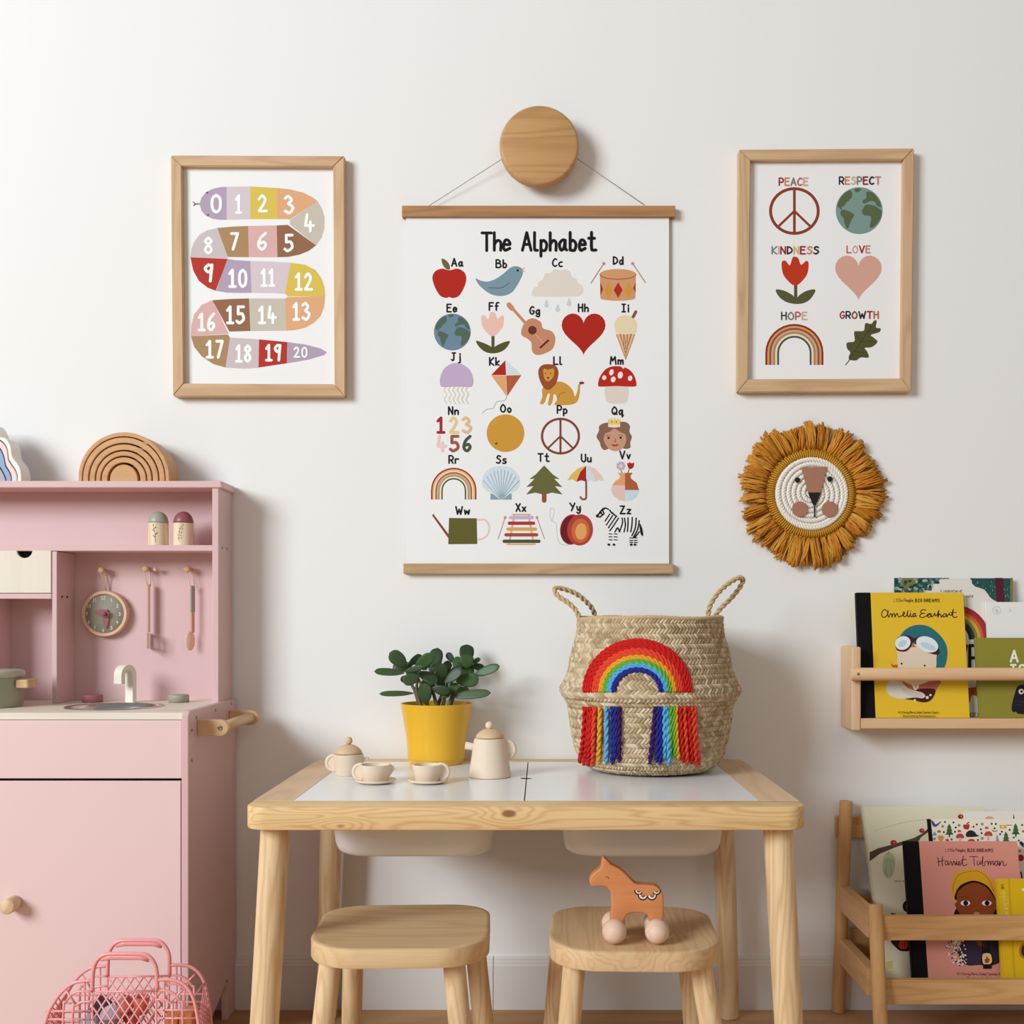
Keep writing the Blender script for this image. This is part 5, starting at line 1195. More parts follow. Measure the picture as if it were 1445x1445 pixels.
# wool rainbow
def on_basket(x, y, lift_):
    """crop pixel to the basket's front surface"""
    dd = bd-.15
    for _ in range(5):
        z = Z(790+y/KB, dd); xx = X(760+x/KB, dd)-bc.x; rr = rad(z)+lift_; yy = math.sqrt(max(1e-6, rr*rr-xx*xx)); dd = bd-yy
    return Vector((bc.x+xx, bc.y-yy, z))
YC = {'r': '#c92420', 'o': '#dd4a32', 'y': '#e2a02c', 'g': '#62ab3a', 'b': '#5aa9dc', 'n': '#2a2f86', 'p': '#3b1f5c'}
bands = [('red', 'r', (342, 327, 312, 297)), ('coral', 'o', (281, 267, 253)), ('golden', 'y', (239, 226)), ('green', 'g', (212, 199)), ('light blue', 'b', (186, 173)), ('navy', 'n', (158, 145))]
ra = thing('wool_rainbow', (0, 0, 0)); ra.parent = bk; ra.location = on_basket(630, 838, .003)-wloc(bk)
for nm, k, rs in bands:
    mb = MB()
    for r in rs:
        pts = [on_basket(630+r*math.cos(a), 840-(r-8)*.985*math.sin(a), .0042) for a in [PI*i/26 for i in range(27)]]; pts = [Vector((p.x, p.y, p.z)) for p in pts]
        mb.rope(pts, .0036, 2, .021, 5, lin(YC[k]), k=.38)
    mb.build('yarn_band', YARN, ra, label=nm+' yarn arch')
TS = [(292, 262, 'r', 1285), (318, 292, 'r', 1300), (335, 318, 'r', 1305), (356, 345, 'o', 1300), (395, 380, 'y', 1285), (436, 428, 'b', 1285), (470, 468, 'n', 1285), (488, 486, 'n', 1250), (512, 516, 'p', 1270),
      (742, 712, 'p', 1278), (762, 752, 'n', 1270), (778, 772, 'n', 1285), (800, 798, 'b', 1255), (815, 832, 'b', 1295), (836, 842, 'g', 1250), (858, 872, 'g', 1240), (876, 888, 'y', 1255), (905, 918, 'r', 1270), (930, 942, 'o', 1290), (955, 975, 'r', 1280), (975, 1005, 'o', 1300), (992, 1025, 'o', 1285)]
NMC = {'r': 'red', 'o': 'coral', 'y': 'golden', 'g': 'green', 'b': 'light blue', 'n': 'navy', 'p': 'purple'}
for i, (xa, xb_, k, yb) in enumerate(TS):
    pts = [on_basket(xa+(xb_-xa)*f**1.5+3*math.sin(3*f+i), 938+(yb-938)*f, .0048+.004*math.sin(PI*f)) for f in [j/8 for j in range(9)]]
    mb = MB(); mb.rope(pts, .0042, 2, .026, 5, lin(YC[k]), k=.5)
    e = pts[-1]; dv = (pts[-1]-pts[-2]).normalized()
    mb.sphere(e, .0036, 8); 
    for f in range(7):
        g = Vector((rng.uniform(-.5, .5), rng.uniform(-.3, .1), 0)); mb.tube([e, e+(dv+g*.6)*.007], .0007, 3)
    for q in range(len(mb.c)): mb.c[q] = lin(YC[k])
    mb.build('yarn_tassel', YARN, ra, label=NMC[k]+' yarn tassel')
# ---------------------------------------------------------------- macrame lion on the wall
lc = Vector((X(1148.5, 2.2), 0, Z(694, 2.2))); ls = 2.2/F
li = thing('lion_wall_hanging', (lc.x, -.001, lc.z-.14), 'round macrame lion face with mustard fringe mane hanging on the wall', 'wall hanging')
kl = 6.02; KP = ls/kl
cx_, cz_ = X(1030+708/kl, 2.2), Z(570+757/kl, 2.2)
mb = MB(); mb.lathe([(1e-4, .0105), (300*KP, .0105), (345*KP, .008), (350*KP, .004), (345*KP, .0005)], (cx_, 0, cz_), 64, 'Y'); mb.build('backing_disc', mat('mustard_backing', '#9c6a22', .9), li)
# spiral rope
turns = 6.6; R0 = 292*KP; pts = []; N_ = 420; wv_ = 43*KP
for i in range(N_+1):
    f = i/N_; r = R0-(R0-8*KP)*f; 
    pass
a = 2.1; r = R0; step = .0035
while r > 10*KP:
    pts.append((cx_+r*math.cos(a), -.0165, cz_+r*math.sin(a))); da = step/r; a += da; r -= wv_*da/(2*PI) if a > 2.1+2*PI else 0
mb = MB(); mb.rope(pts, 22*KP, 3, .0175, 6, lin('#ece6dc'), k=.48); mb.build('spiral_rope', YARN, li)
# knots round the ring
mb = MB(); rng = random.Random(4); my = lin('#c6902f')
for i in range(116):
    a = 2*PI*i/116; ca, sa = math.cos(a), math.sin(a)
    ring = []
    for j in range(10):
        b = 2*PI*j/10; rr = 342*KP+28*KP*math.cos(b); ring.append((cx_+rr*ca, -.0135-24*KP*math.sin(b), cz_+rr*sa))
    mb.tube(ring, .0019, 5, False, True, my)
for i in range(66):
    a = 2*PI*i/66; ca, sa = math.cos(a), math.sin(a); c_ = Vector((cx_+378*KP*ca, -.0125, cz_+378*KP*sa)); tv = Vector((-sa, 0, ca))
    k0 = len(mb.c); mb.tube([c_-tv*.0035, c_+Vector((0, -.001, 0)), c_+tv*.003], [.0014, .0024, .0014], 6, True, False, lin('#b98027'))
mb.build('knot_ring', YARN, li)
# fringe
mb = MB(); tones = [lin(x) for x in ('#d29238', '#c8862e', '#da9e44', '#c2802b', '#d0903a')]
tufts = 84
def mane_r(a):
    d_ = math.degrees(a) % 360
    base = 618+18*math.sin(3*a+.6)+14*math.sin(5*a+2)+10*math.sin(9*a)
    return base*KP
for i in range(tufts):
    a = 2*PI*i/tufts+rng.uniform(-.02, .02); lean = rng.uniform(-.2, .2); L_ = mane_r(a)*rng.uniform(.93, 1.03); tone = tones[rng.randrange(5)]; lay = rng.uniform(.004, .018)
    for s in range(15):
        b = a+rng.uniform(-.035, .035); e = a+lean*.5+rng.gauss(0, .028); Ls = L_*rng.uniform(.93, 1.02); r0 = 382*KP; y0_ = -rng.uniform(.006, .014); pp = []
        wob = rng.uniform(-.03, .03)
        for j in range(5):
            f = j/4; r = r0+(Ls-r0)*f; an = b+(e-b)*f+wob*math.sin(PI*f); yy = y0_-(lay-.006)*math.sin(PI*f*.8)*.9+rng.uniform(-.0008, .0008); yy = min(yy, -.002)
            pp.append(Vector((cx_+r*math.cos(an), yy, cz_+r*math.sin(an))))
        t2 = tuple(x*rng.uniform(.85, 1.1) for x in tone); mb.tube(pp, [.0015, .0016, .0016, .0015, .0014], 4, True, False, t2)
for i in range(620):
    a = rng.uniform(0, 2*PI); Ls = mane_r(a)*rng.uniform(.88, .99); e = a+rng.gauss(0, .06); tone = tones[rng.randrange(5)]; y0_ = -rng.uniform(.0035, .008)
    mb.tube([Vector((cx_+r*math.cos(an), y0_, cz_+r*math.sin(an))) for r, an in ((380*KP, a), ((380*KP+Ls)/2, (a+e)/2+rng.gauss(0, .02)), (Ls, e))], .0017, 4, True, False, tuple(x*rng.uniform(.7, .95) for x in tone))
mb.build('mane_fringe', YARN, li, kind='stuff')
mb_pass = 0
# felt features, each a thin cut piece lying on the rope
def lp(x, y): q = P(1030+x/kl, 570+y/kl, 2.205); return (q.x, q.z)
ln = mat('tan_leather', '#a9765f', .65, bump=.25, bscale=700); lk = mat('black_felt', '#141213', .85)
def felt(pts, m_, nm, t_=.0016, y=-.0245): return MB().prism([lp(*p) for p in pts], (0, y, 0), (1, 0, 0), (0, 0, 1), (0, -1, 0), t_, .0004, 1).build(nm, m_, li)
felt([(606, 540), (825, 530), (772, 752), (664, 752)], ln, 'nose_bridge')
felt([(664, 753), (772, 753), (735, 850), (726, 862), (726, 950), (730, 961), (712, 961), (716, 950), (714, 862), (704, 850)], lk, 'nose')
for x, y, r in ((575, 646, 23), (851, 637, 23)): felt([(x+r*math.cos(2*PI*i/20), y+r*math.sin(2*PI*i/20)) for i in range(20)], lk, 'eye')
for x, y, r in ((595, 893, 66), (848, 893, 67)): felt([(x+r*math.cos(2*PI*i/32), y+r*math.sin(2*PI*i/32)) for i in range(32)], ln, 'cheek')
# ---------------------------------------------------------------- books
PAPER = mat('page_block', '#efe9dc', .8)
def book(label, X0, X1, bot, top, t, cover, spine=None, cloth=0, art=None, group='books on the wall ledge'):
    """bot/top = (depth, height) of the cover's lower and upper front edges; the book leans back along that slope"""
    Bo = Vector((X0, bot[0]-D, bot[1])); V = Vector((0, top[0]-bot[0], top[1]-bot[1])); H = V.length; V.normalize(); U = Vector((1, 0, 0)); N = U.cross(V); W = X1-X0
    r = thing('picture_book', (X0+W/2, bot[0]-D, bot[1]), label, 'book', group)
    def slab(nm, u0, u1, v0, v1, n0, n1, m_, r_=.0005):
        mb = MB(); vs = []
        for n_ in (n0, n1):
            for (a, b) in ((u0, v0), (u1, v0), (u1, v1), (u0, v1)): vs.append(Bo+U*a+V*b-N*n_)
        bm = bmesh.new(); bv = [bm.verts.new(v) for v in vs]
        for f in ((0, 1, 2, 3), (7, 6, 5, 4), (0, 4, 5, 1), (1, 5, 6, 2), (2, 6, 7, 3), (3, 7, 4, 0)): bm.faces.new([bv[i] for i in f])
        bmesh.ops.recalc_face_normals(bm, faces=bm.faces[:])
        if r_: bmesh.ops.bevel(bm, geom=bm.edges[:], offset=r_, segments=1, affect='EDGES')
        mb.add_bm(bm); return mb.build(nm, m_, r)
    cm = mat('cover_'+cover, cover, .42, bump=.05, bscale=300, spec=.2); sm = mat('cloth_'+(spine or cover), spine or cover, .6, bump=.1, bscale=900, spec=.1) if (spine or cloth) else cm
    fc = slab('front_cover', cloth+(.0001 if cloth else .0023), W, 0, H, 0, .0018, cm)
    if cloth: slab('cloth_binding', .0022, cloth, 0, H, 0, .0018, sm)
    slab('spine', 0, .002, 0, H, 0, t, sm); slab('back_cover', .0022, W, 0, H, t-.0018, t, cm)
    slab('page_block', .0023, W-.003, .003, H-.003, .00185, t-.00185, PAPER, 0)
    if art: A = Art(Bo+N*.0000, U, V); art(A, Bo, U, V, N, W, H); A.build('printed_picture', fc)
    return r
def rail_v(t): pass
zl = Z(1014, 2.15)+.0003
def art_yellow(A, *a):
    A.view(1160, 790, 5.0702); K = '#43261c'
    A.fit('Little People,', 512, 655, 300, 24, K, 2.4, 1.8); A.fit('BIG DREAMS', 666, 836, 301, 21, '#2c1a16', 3.3, 3.4)
    A.new(); A.stroke([(470, 375), (450, 355), (430, 372), (428, 400), (445, 412), (465, 395), (474, 362), (470, 392), (478, 410), (486, 390), (494, 384), (499, 396), (500, 410), (507, 390), (515, 384), (520, 396), (522, 410), (530, 390), (538, 384), (543, 398), (548, 408), (562, 404), (578, 396), (590, 385), (585, 372), (578, 392), (590, 408), (606, 395), (614, 362), (610, 395), (618, 408), (630, 395), (632, 382), (634, 405), (645, 405), (655, 385), (668, 385), (650, 392), (655, 408), (670, 395), (672, 408)], 6.6, '#3a1f1a')
    A.ell(633, 366, 3.5, 3.5, '#3a1f1a', n=10)
    A.new(); A.stroke([(742, 360), (718, 358), (705, 370), (712, 382), (735, 382), (712, 386), (698, 402), (715, 413), (745, 402), (762, 385), (775, 388), (755, 400), (762, 412), (778, 400), (780, 385), (784, 408), (800, 395), (805, 382), (810, 400), (822, 395), (836, 362), (828, 410), (840, 388), (850, 398), (852, 410), (868, 392), (880, 385), (865, 395), (870, 410), (886, 398), (888, 385), (892, 408), (902, 392), (910, 385), (915, 395), (928, 392), (938, 355), (934, 400), (945, 412), (965, 408)], 6.6, '#3a1f1a'); A.stroke([(915, 378), (962, 376)], 4.5, '#3a1f1a', False)
    A.new(); SK = '#e3d2bb'
    A.blob([(545, 610), (550, 560), (590, 505), (640, 475), (700, 464), (770, 480), (840, 535), (885, 600), (898, 660), (890, 730), (870, 790), (850, 860), (800, 860), (815, 780), (560, 560)], '#2f7078')
    A.blob([(545, 600), (640, 600), (800, 640), (818, 720), (812, 780), (790, 830), (755, 870), (720, 888), (650, 892), (590, 868), (555, 820), (542, 760), (540, 690)], SK)
    A.poly([(492, 738), (508, 752), (540, 750), (546, 775), (520, 775), (500, 765)], '#b8662c'); A.poly([(650, 595), (672, 625), (632, 625)], '#c9703a')
    A.blob([(525, 620), (535, 575), (570, 545), (620, 540), (660, 560), (700, 545), (755, 548), (800, 575), (830, 620), (842, 660), (828, 678), (780, 672), (715, 645), (680, 610), (655, 585), (635, 625), (600, 655), (545, 652)], '#4a2224')
    A.ell(578, 595, 56, 48, '#e6eef2', rot=-25); A.ell(752, 605, 82, 54, '#e6eef2', rot=22); A.ell(575, 600, 34, 22, '#c3d8e4', rot=-30); A.ell(760, 620, 60, 22, '#c3d8e4', rot=24)
    A.ell(569, 743, 7, 7, '#2c1c18', n=12); A.ell(734, 757, 7, 7, '#2c1c18', n=12)
    A.new(); A.z = .0004; A.blob([(575, 872), (600, 880), (655, 905), (700, 895), (770, 870), (850, 868), (830, 905), (800, 950), (740, 960), (640, 930), (600, 905)], '#b86a60'); A.blob([(590, 985), (680, 930), (740, 920), (808, 928), (800, 975), (770, 1010), (720, 1020), (660, 1005), (620, 1000)], '#4d2220')
    A.blob([(480, 868), (520, 866), (570, 880), (610, 915), (660, 935), (715, 950), (738, 972), (720, 990), (670, 985), (620, 990), (560, 995), (500, 980), (462, 945), (458, 905)], '#ddd5c9'); A.blob([(570, 920), (620, 922), (680, 945), (730, 968), (690, 985), (630, 975), (590, 955)], '#cfc8bf')
    A.poly([(640, 885), (665, 905), (672, 935), (655, 925)], '#efe6da'); A.poly([(695, 890), (672, 905), (668, 935), (690, 915)], '#e6dccf')
    A.ell(752, 985, 11, 11, '#e6dccf', n=14); A.ell(775, 968, 9, 8, '#e6dccf', n=14); A.poly([(655, 1000), (668, 995), (672, 1012), (660, 1012)], '#efe6da')
    A.new(); A.fit('Written by Maria Isabel Sanchez Vegara', 545, 830, 1098, 15, '#5b431c', 1.9, 2); A.fit('Illustrated by Mariadiamantes', 573, 803, 1124, 15, '#5b431c', 1.9, 2)
book('yellow picture book showing a pilot in goggles, left end of the wall ledge', .5945, X(1364.5, 2.17)+.003, (2.163, zl), (2.197, .7975), .011, '#e8c02f', '#141214', .0275, art_yellow)
def art_love(A, *a):
    A.view(1195, 800, 5.78)
    A.poly([(385, 90), (385, 330), (560, 330), (575, 260), (620, 195), (690, 150), (745, 125), (765, 90)], '#2f5450'); A.poly([(440, 90), (590, 90), (560, 140), (500, 170), (470, 210), (430, 200)], '#7c7a36')
    rg = random.Random(8)
    for i in range(60):
        x, y = rg.uniform(395, 740), rg.uniform(95, 215)
        if x+y*1.2 > 900: continue
        A.ell(x, y, rg.uniform(8, 24), rg.uniform(7, 20), rg.choice(['#5f7d74', '#8fa39a', '#3f635c', '#1f3f3e', '#a9b5a8']), n=12)
    for i in range(7): A.stroke([(750+i*12, 92+(i % 2)*5), (758+i*12, 94)], 6, '#22302e', False)
    A.new(); A.poly([(1000, 92), (1335, 92), (1335, 290), (1230, 285), (1195, 270), (1165, 245), (1148, 215), (1120, 185), (1080, 170), (1045, 160), (1020, 135), (1018, 110)], '#2f5450')
    for i in range(50):
        x, y = rg.uniform(1040, 1330), rg.uniform(95, 280)
        if y > 100+(x-1000)*.75: continue
        A.stroke([(x, y), (x+rg.uniform(-10, 10), y+14)], 3, rg.choice(['#6f9a8c', '#b9c9bd', '#1f3f3e', '#8fb0a2']), False)
    A.poly([(1335, 90), (1352, 90), (1352, 290), (1335, 290)], '#7c7436'); A.poly([(1208, 90), (1268, 90), (1280, 290), (1222, 290)], '#5f222c')
    A.new(); A.text('A celebration of', 762, 205, 20, '#4a4a48', 2.4, .95, 1.5); A.text('our world', 925, 247, 20, '#4a4a48', 2.4, .95, 1.5)
    A.new(); rainbow(A, 870, 592, 296, 125, ['#9c2f34', '#a8383a', '#c96a36', '#d9a53a', '#6f8a44', '#3a3a3c', '#2a2a2c'], ry=.96)
    A.new(); A.fit('LOVE', 700, 1066, 868, 226, '#262424', 26, 2.2)
    A.view(1195, 900, 5.78); A.new(); A.blob([(985, 415), (1000, 408), (1085, 410), (1085, 515), (1072, 520), (1062, 480), (1020, 470), (1005, 520), (990, 525), (985, 480)], '#b26028', 3)
    A.new(); A.text('BEST IN', 990, 640, 26, '#3a3836', 4, .8, 1.5)
book('tall picture book with rainbow and leafy border, standing behind the yellow book', X(1262, 2.217), X(1429, 2.217), (2.184, zl), (2.2185, Z(816, 2.2185)), .0068, '#e4e1da', None, 0, art_love)
def art_white(A, *a):
    A.view(1160, 790, 5.0702); A.stroke([(1250+28*math.cos(2*PI*i/24), 363+28*math.sin(2*PI*i/24)) for i in range(24)], 2.5, '#a9aaa8', False, True); A.stroke([(1245, 352), (1245, 374), (1257, 374), (1256, 360), (1247, 360)], 3, '#8f908e'); A.stroke([(1338, 350), (1350, 360), (1340, 374)], 3, '#bdb59c')
book('blank white picture book between the tall white one and the olive one on the ledge', X(1392.5, 2.2), X(1392.5, 2.2)+.20, (2.174, zl), (2.205, Z(849.5, 2.205)), .0065, '#eeeeec', None, 0, art_white)
def art_olive(A, *a):
    A.view(1160, 790, 5.0702); A.text('A LION', 1350, 728, 78, '#f2efe4', 15, .95, 3.2); A.new(); A.text('IS A', 1352, 828, 76, '#f2efe4', 15, .95, 3.0)
    A.new(); A.blob([(1400, 905), (1445, 893), (1500, 900), (1540, 950), (1550, 1060), (1540, 1110), (1480, 1108), (1440, 1105), (1400, 1100), (1385, 1085), (1372, 1092), (1356, 1070), (1362, 1020), (1378, 960)], '#27222a')
    A.ell(1425, 942, 19, 19, '#e8e0d4'); A.ell(1428, 942, 9, 9, '#1b1518'); A.stroke([(1395, 1010), (1440, 1018), (1500, 1015)], 4, '#3f3a48'); A.stroke([(1392, 1035), (1440, 1042), (1500, 1040)], 4, '#3f3a48')
book('olive green picture book with white block letters and a dark creature', X(1381.5, 2.163), X(1381.5, 2.163)+.215, (2.158, zl), (2.182, Z(900, 2.182)), .009, '#8f8a35', None, 0, art_olive)

# wall ledge
W_lx = wood('pine_ledge', '#e4bf97', '#c9986c', 'X', rings=6, across=12, contrast=.7); W_lz = wood('pine_ledge_upright', '#e6c4a0', '#cba078', 'Z', rings=7, across=14, contrast=.7)
lg = thing('wall_book_ledge', (.9, -.04, .539), 'pine wall ledge with a round front rail holding picture books', 'book shelf')
for x0 in (.5735, 1.235):
    yb_ = 2.149-D
    MB().box(x0, x0+.0175, yb_, -.0005, Z(1031, 2.15), Z(913.5, 2.19)+.002, .004, 3).build('end_bracket', W_lz, lg)
MB().box(.5913, 1.2347, 2.15-D, -.0005, zl-.0003-.0185, zl-.0003, .0012).build('ledge_board', W_lx, lg)
zr_ = Z(951.3, 2.137)
dw = MB().cone((X(1200.5, 2.136), 2.1365-D, zr_), (1.27, 2.1365-D, zr_), .0119, .0119, 28, .0012).build('front_dowel', W_lx, lg); smooth_by_angle(dw, 50)
MB().lathe([(1e-4, .001), (.0022, .001), (.0026, -.0002)], (X(1211, 2.125), 2.1365-D-.0118, zr_+.001), 14, 'Y').build('screw', M_screw, dw)

# ---------------------------------------------------------------- floor book display
W_ox = wood('aged_pine_x', '#d9ab74', '#b57e48', 'X', rings=10, across=15, contrast=.8); W_oz = wood('aged_pine_z', '#d8aa74', '#b88350', 'Z', rings=6, across=13, contrast=.7); W_oy = wood('aged_pine_y', '#dcb07a', '#ba8550', 'Y', rings=6, across=13, contrast=.7)
ds = thing('floor_book_display', (.92, -.13, 0), 'pine floor book display with slanting sides, full of picture books, lower right', 'book rack')
def post(a, b, r=.0122): o = MB().cone(a, b, r, r, 24, .0022).build('post', W_oz, ds); smooth_by_angle(o, 50)
for sx, xo in ((0, .5715), (1, 1.29)):
    k = -1 if sx == 0 else 1
    post((xo-k*0+k*.009, -.026, .0005), (xo-k*.006, -.026, .4015)); post((xo+k*.001, 1.945-D, .0005), (xo-k*.001, 1.994-D, .2575), .0122)
    for (za, zb) in ((.197, .243), (.096, .143)):
        MB().box(xo-.0095, xo+.0095, 2.005-D, -.040, za, zb, .0015).build('side_rail', W_oy, ds)
for (z0_, z1_, dd) in ((.197, .2385, 1.988), (.0905, .1325, 1.978)):
    MB().box(.5845, 1.277, dd-D-.001, dd-D+.013, z0_, z1_, .0015).build('front_rail', W_ox, ds)
for (z0_, z1_, y_, xa) in ((.329, .369, -.0125, .562), (.205, .2167, -.0125, .59), (.095, .155, -.0125, .59)):
    MB().box(xa, 1.30, y_, -.0015 if z0_ > .3 else -.0125+.01, z0_, z1_, .0012).build('back_rail', W_ox, ds)
MB().box(.5845, 1.277, 1.993-D, -.016, .096, .104, .001).build('bottom_board', W_ox, ds)
zb = .1045
def art_cream(A, *a):
    A.view(1160, 1110, 4.312)
    A.poly([(290, 400), (340, 375), (420, 355), (500, 330), (560, 312), (610, 285), (650, 250), (648, 275), (600, 310), (590, 330), (520, 345), (440, 372), (350, 410), (290, 455)], '#5a4638')
    for x, y, r in ((435, 342, 20), (607, 268, 16), (843, 183, 17)): A.ell(x, y, r, r*.85, '#a8343a'); A.ell(x+4, y-2, 3, 3, '#f0e6da', n=8); A.ell(x-8, y+2, 3, 3, '#3a1d20', n=8)
    A.new(); A.blob([(405, 400), (430, 412), (445, 450), (440, 510), (425, 545), (402, 556), (380, 540), (368, 500), (370, 450), (382, 415)], '#b3c6a0'); A.stroke([(405, 395), (400, 415)], 3, '#5a4638', False)
    for q in ([(380, 450), (405, 440), (440, 455)], [(378, 465), (405, 452), (442, 468)], [(395, 470), (390, 520), (400, 550)], [(415, 470), (422, 520), (410, 550)], [(382, 500), (384, 530)]): A.stroke(q, 3, '#7f9670')
    for i in range(22): t_ = i/22; A.stroke([(318+400*t_, 270-70*t_-20*math.sin(PI*t_)), (326+400*t_, 268-70*t_-20*math.sin(PI*t_))], 2, '#8d8a76', False)
    for x in (445, 465, 487): A.stroke([(x, 575), (x+10, 575)], 4, '#55514a', False)
    A.new(); A.ell(520, 728, 30, 36, '#1c1a1c'); A.ell(524, 728, 13, 22, '#d8d2c4'); A.new(); A.blob([(420, 770), (450, 775), (470, 790), (470, 800), (430, 790)], '#4a1d24')
    A.new(); A.blob([(420, 935), (520, 935), (545, 980), (530, 1000), (480, 1000), (450, 980)], '#3a1a1c'); A.ell(495, 962, 32, 28, '#a8322e')
    for x in (480, 495, 510): A.stroke([(x, 942), (x, 985)], 3, '#e07a3a', False)
    A.poly([(378, 1050), (440, 1048), (442, 1120), (380, 1122)], '#e6dfae'); A.poly([(388, 1062), (430, 1060), (432, 1108), (390, 1110)], '#cfc68c')
def spine_text(label): pass
book('cream picture book with branch, ladybirds and chrysalis, leftmost in the floor display', .6055, .6055+.232, (2.058, zb), (2.196, .3925), .012, '#e2dcc0', None, 0, art_cream, 'books in the floor display')
def art_page(A, *a):
    A.view(1300, 1130, 9.966); A.ell(960, 255, 62, 38, '#d9a596'); A.poly([(1300, 180), (1312, 250), (1290, 250)], '#2b2526')
book('plain white picture book showing only its top edge behind the patterned book', X(1361, 2.165), X(1361, 2.165)+.205, (2.046, zb), (2.168, Z(1144.5, 2.168)), .0035, '#ece5dc', None, 0, art_page, 'books in the floor display')
def art_pattern(A, *a):
    A.view(1300, 1130, 9.966); G_, R_2, B_, O_ = '#3f6a35', '#c4473a', '#2c2a30', '#9f9460'
    def tree(x, y, s=1): A.poly([(x, y), (x+35*s, y+60*s), (x+22*s, y+60*s), (x+48*s, y+105*s), (x+30*s, y+105*s), (x+62*s, y+158*s), (x-55*s, y+158*s), (x-25*s, y+105*s), (x-40*s, y+105*s), (x-18*s, y+60*s), (x-32*s, y+60*s)], G_); A.stroke([(x+5*s, y+140*s), (x+5*s, y+185*s)], 18*s, B_, False)
    def mush(x, y, s=1): A.new(); A.blob([(x-58*s, y+60*s), (x-40*s, y+15*s), (x, y), (x+42*s, y+15*s), (x+58*s, y+62*s), (x, y+68*s)], R_2, 4); A.stroke([(x, y+70*s), (x, y+115*s)], 30*s, '#d8b9a4', False)
    def crown(x, y): A.new(); A.poly([(x-28, y-20), (x-14, y-6), (x, y-24), (x+14, y-6), (x+28, y-20), (x+22, y+16), (x-22, y+16)], R_2)
    A.blob([(140, 270), (175, 295), (205, 330), (270, 290), (275, 302), (235, 345), (200, 368), (165, 355), (145, 320)], '#45587f')
    A.new(); tree(392, 320); A.new(); tree(1325, 315); A.new(); tree(1190, 432)
    mush(545, 460); mush(943, 428); mush(705, 535)
    A.new(); A.blob([(635, 505), (628, 460), (660, 425), (705, 415), (750, 435), (780, 475), (815, 492), (790, 503), (700, 510)], B_, 4)
    A.new(); A.blob([(635, 335), (665, 328), (680, 350), (668, 395), (635, 405), (600, 390), (588, 355), (600, 332)], '#c03030'); A.stroke([(640, 325), (670, 302)], 14, B_, False)
    A.new(); A.poly([(1100, 342), (1195, 342), (1195, 390), (1110, 390)], '#d9a23c'); A.stroke([(1200, 344), (1275, 342)], 8, B_, False); A.ell(1148, 365, 18, 16, '#efdf9c')
    A.poly([(1065, 465), (1100, 580), (1045, 580)], '#a39a94'); A.poly([(185, 430), (222, 488), (155, 488)], '#7d96a2'); A.blob([(230, 520), (245, 492), (275, 488), (305, 492), (322, 520), (275, 575)], '#d9a23c')
    for x, y in ((250, 432), (535, 426), (920, 380), (365, 552), (1440, 430)): crown(x, y)
    for x, y in ((333, 298), (452, 305), (484, 376), (474, 436), (318, 441), (427, 543), (780, 333), (735, 366), (838, 402), (848, 456), (797, 552), (990, 324), (1048, 326), (1030, 388), (1132, 435), (1108, 470), (1242, 408), (1418, 341), (1300, 517), (1390, 590), (1370, 560)): A.ell(x, y, 14, 14, B_, n=12)
    for x, y in ((300, 358), (530, 345), (855, 328), (183, 535), (855, 528), (1385, 705)): A.ell(x, y, 20, 20, O_, n=14)
    A.new(); A.blob([(990, 405), (1035, 425), (1078, 408), (1060, 432), (1035, 438), (1005, 430)], '#7a7a3c'); A.ell(1400, 803, 44, 48, '#b0242a'); A.poly([(1400, 560), (1445, 600), (1440, 660), (1385, 610)], B_); A.stroke([(1402, 1005), (1415, 1080)], 20, B_, False)
book('white picture book patterned with small trees, mushrooms and a hedgehog, behind the pink book', X(1310, 2.12), X(1310, 2.12)+.235, (2.036, zb), (2.126, Z(1155.5, 2.126)), .0045, '#efe6d6', '#1c1416', .0065, art_pattern, 'books in the floor display')
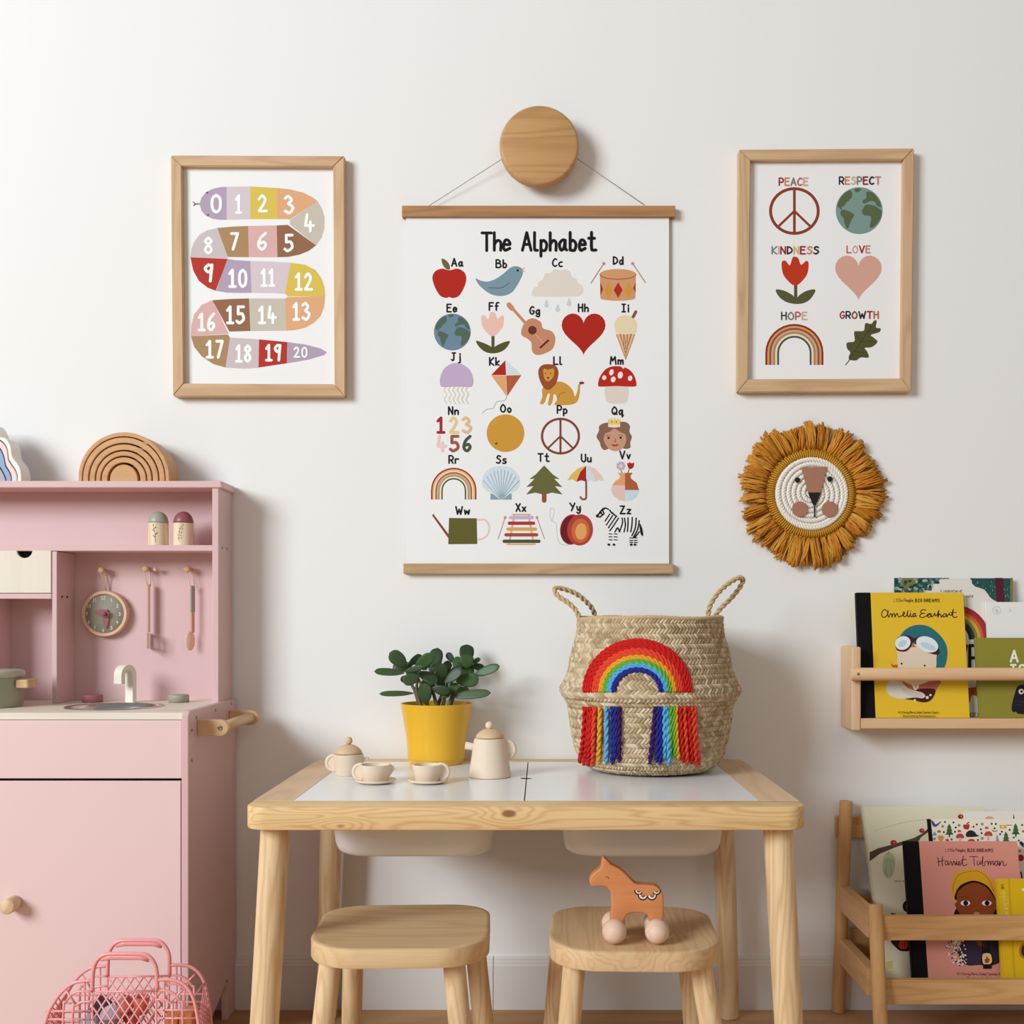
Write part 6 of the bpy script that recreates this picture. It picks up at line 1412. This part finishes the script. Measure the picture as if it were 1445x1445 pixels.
def art_pink(A, *a):
    A.view(1300, 1130, 9.966); K = '#3d1c2c'
    A.fit('Little People,', 340, 622, 715, 46, '#5a2f30', 5, 1.8); A.fit('BIG DREAMS', 650, 1000, 717, 42, '#4a2024', 6.5, 3.4)
    A.new(); A.stroke([(228, 800), (245, 850), (245, 915)], 11, K); A.stroke([(300, 790), (292, 850), (298, 918)], 11, K); A.stroke([(222, 860), (270, 850), (330, 835)], 9.5, K)
    A.stroke([(370, 850), (345, 850), (335, 885), (350, 905), (372, 880), (378, 850), (380, 900), (400, 890), (410, 850), (425, 870), (432, 905), (445, 890), (455, 850), (470, 870), (478, 905), (492, 870), (498, 850), (500, 900), (520, 895), (545, 870), (530, 850), (518, 885), (535, 908), (560, 890), (580, 840), (590, 775), (580, 850), (585, 905), (610, 912), (645, 890)], 9.5, K); A.stroke([(555, 838), (635, 820)], 8, K, False); A.ell(500, 822, 5, 5, K, n=8)
    A.new(); A.stroke([(675, 788), (730, 782), (795, 790)], 9, K); A.stroke([(738, 790), (742, 850), (750, 912)], 10, K)
    A.stroke([(790, 845), (785, 885), (800, 905), (822, 880), (828, 845), (830, 895), (850, 870), (868, 780), (862, 860), (868, 915), (895, 900), (890, 865), (905, 855), (935, 850), (938, 905), (950, 865), (968, 850), (975, 905), (985, 865), (1005, 850), (1012, 900), (1040, 860), (1068, 850), (1042, 852), (1032, 890), (1050, 910), (1072, 880), (1078, 850), (1082, 900), (1096, 905), (1102, 850), (1104, 908), (1118, 868), (1138, 848), (1152, 866), (1154, 905), (1175, 912), (1198, 888)], 9.5, K)
    A.view(1160, 1110, 4.312); A.new(); SK = '#8c4420'; HR = '#20131a'
    A.blob([(815, 745), (840, 755), (850, 800), (800, 800)], HR); A.blob([(1070, 745), (1050, 755), (1040, 800), (1085, 800)], HR)
    A.blob([(790, 640), (785, 590), (805, 535), (850, 508), (920, 500), (985, 520), (1035, 570), (1052, 630), (1055, 690), (1030, 680), (1020, 620), (930, 570), (840, 610), (815, 690), (800, 690)], '#d9a224')
    A.blob([(815, 690), (815, 640), (850, 595), (925, 572), (1000, 600), (1040, 650), (1052, 700), (930, 680)], HR)
    A.blob([(820, 700), (822, 650), (860, 608), (925, 585), (995, 610), (1040, 665), (1062, 700), (1060, 735), (1030, 790), (980, 830), (930, 840), (880, 825), (845, 785), (815, 735), (808, 710)], SK)
    A.stroke([(798, 640), (800, 590), (830, 540), (880, 520), (950, 515), (1010, 560), (1045, 640)], 3, '#9a5c20')
    for x in (872, 1002): A.ell(x, 709, 29, 16, '#f3ece4'); A.ell(x+2, 709, 15, 16, '#1c1416')
    A.blob([(922, 770), (938, 762), (958, 770), (955, 785), (938, 790), (924, 784)], '#c27a62'); A.stroke([(845, 675), (870, 670), (895, 676)], 2.5, '#6b3018'); A.stroke([(985, 678), (1010, 672), (1030, 678)], 2.5, '#6b3018')
    A.new(); A.z = .0004; A.blob([(860, 935), (960, 930), (1080, 932), (1120, 960), (1120, 1020), (1080, 1070), (1020, 1090), (960, 1085), (890, 1088), (845, 1060), (830, 1000)], '#3a3046'); A.poly([(985, 930), (1120, 930), (1120, 1040), (1060, 1080), (985, 1080)], '#332c36')
    A.blob([(940, 945), (965, 940), (985, 965), (970, 975), (950, 965)], '#8c4420')
    rg = random.Random(6)
    for i in range(120):
        t_ = rg.random(); x = 745+rg.uniform(0, 125)*(1-.2*t_)+35*t_; y = 938+150*t_
        if i > 95: x = 1110+rg.uniform(0, 28); y = 945+(i-95)*5.5
        A.ell(x, y, rg.uniform(4, 9), rg.uniform(3, 6), rg.choice(['#ece4da', '#ded4ca', '#efe9e2', '#3a2a30']), rot=rg.uniform(0, 180), n=8)
    A.new(); A.z = .0021; A.stroke([(975, 940), (972, 1010), (990, 985), (1010, 1010), (1012, 940)], 4, HR, False); A.poly([(982, 985), (1012, 985), (1018, 1005), (978, 1005)], HR); A.blob([(972, 1030), (985, 1015), (1015, 1015), (1032, 1035), (1025, 1075), (980, 1078)], '#e3c98a'); A.stroke([(972, 1015), (968, 1050), (978, 1085), (1028, 1085), (1034, 1050), (1026, 1015)], 6, HR); A.poly([(976, 1080), (1028, 1080), (1028, 1107), (978, 1107)], HR)
    A.blob([(1000, 1028), (1008, 1045), (1018, 1050), (1008, 1072), (990, 1070), (986, 1050), (994, 1048)], '#b03a28', 3)
    A.new(); A.fit('Written by Maria Isabel Sanchez Vegara', 822, 1120, 1146, 15, '#8a4238', 1.9, 2); A.fit('Illustrated by Pili Aguado', 880, 1070, 1172, 15, '#8a4238', 1.9, 2)
book('pink picture book with a girl in a yellow headscarf on its cover', .6475, .6475+.2035, (2.024, zb), (2.078, .3495), .010, '#dc9484', '#120f12', .0275, art_pink, 'books in the floor display')
def art_small(A, *a):
    A.view(1340, 1230, 8.495); A.poly([(700, 90), (720, 90), (790, 1300), (770, 1300)], '#c9a417'); A.ell(885, 215, 22, 18, '#f0e8cc'); A.ell(900, 950, 68, 95, '#a87a24'); A.ell(905, 950, 46, 70, '#4a2a1a')
    A.new(); A.rot = (612, 150, math.radians(81)); A.fit('THE', 612, 675, 150, 30, '#4a3610', 5, 3); A.fit('GOLDEN', 705, 980, 150, 30, '#efe3b4', 5, 4); A.rot = None
book('small bright yellow picture book standing in front of the pink book', .7975, .7975+.16, (2.006, zb), (2.034, Z(1240.5, 2.034)), .010, '#e0b71a', None, 0, art_small, 'books in the floor display')
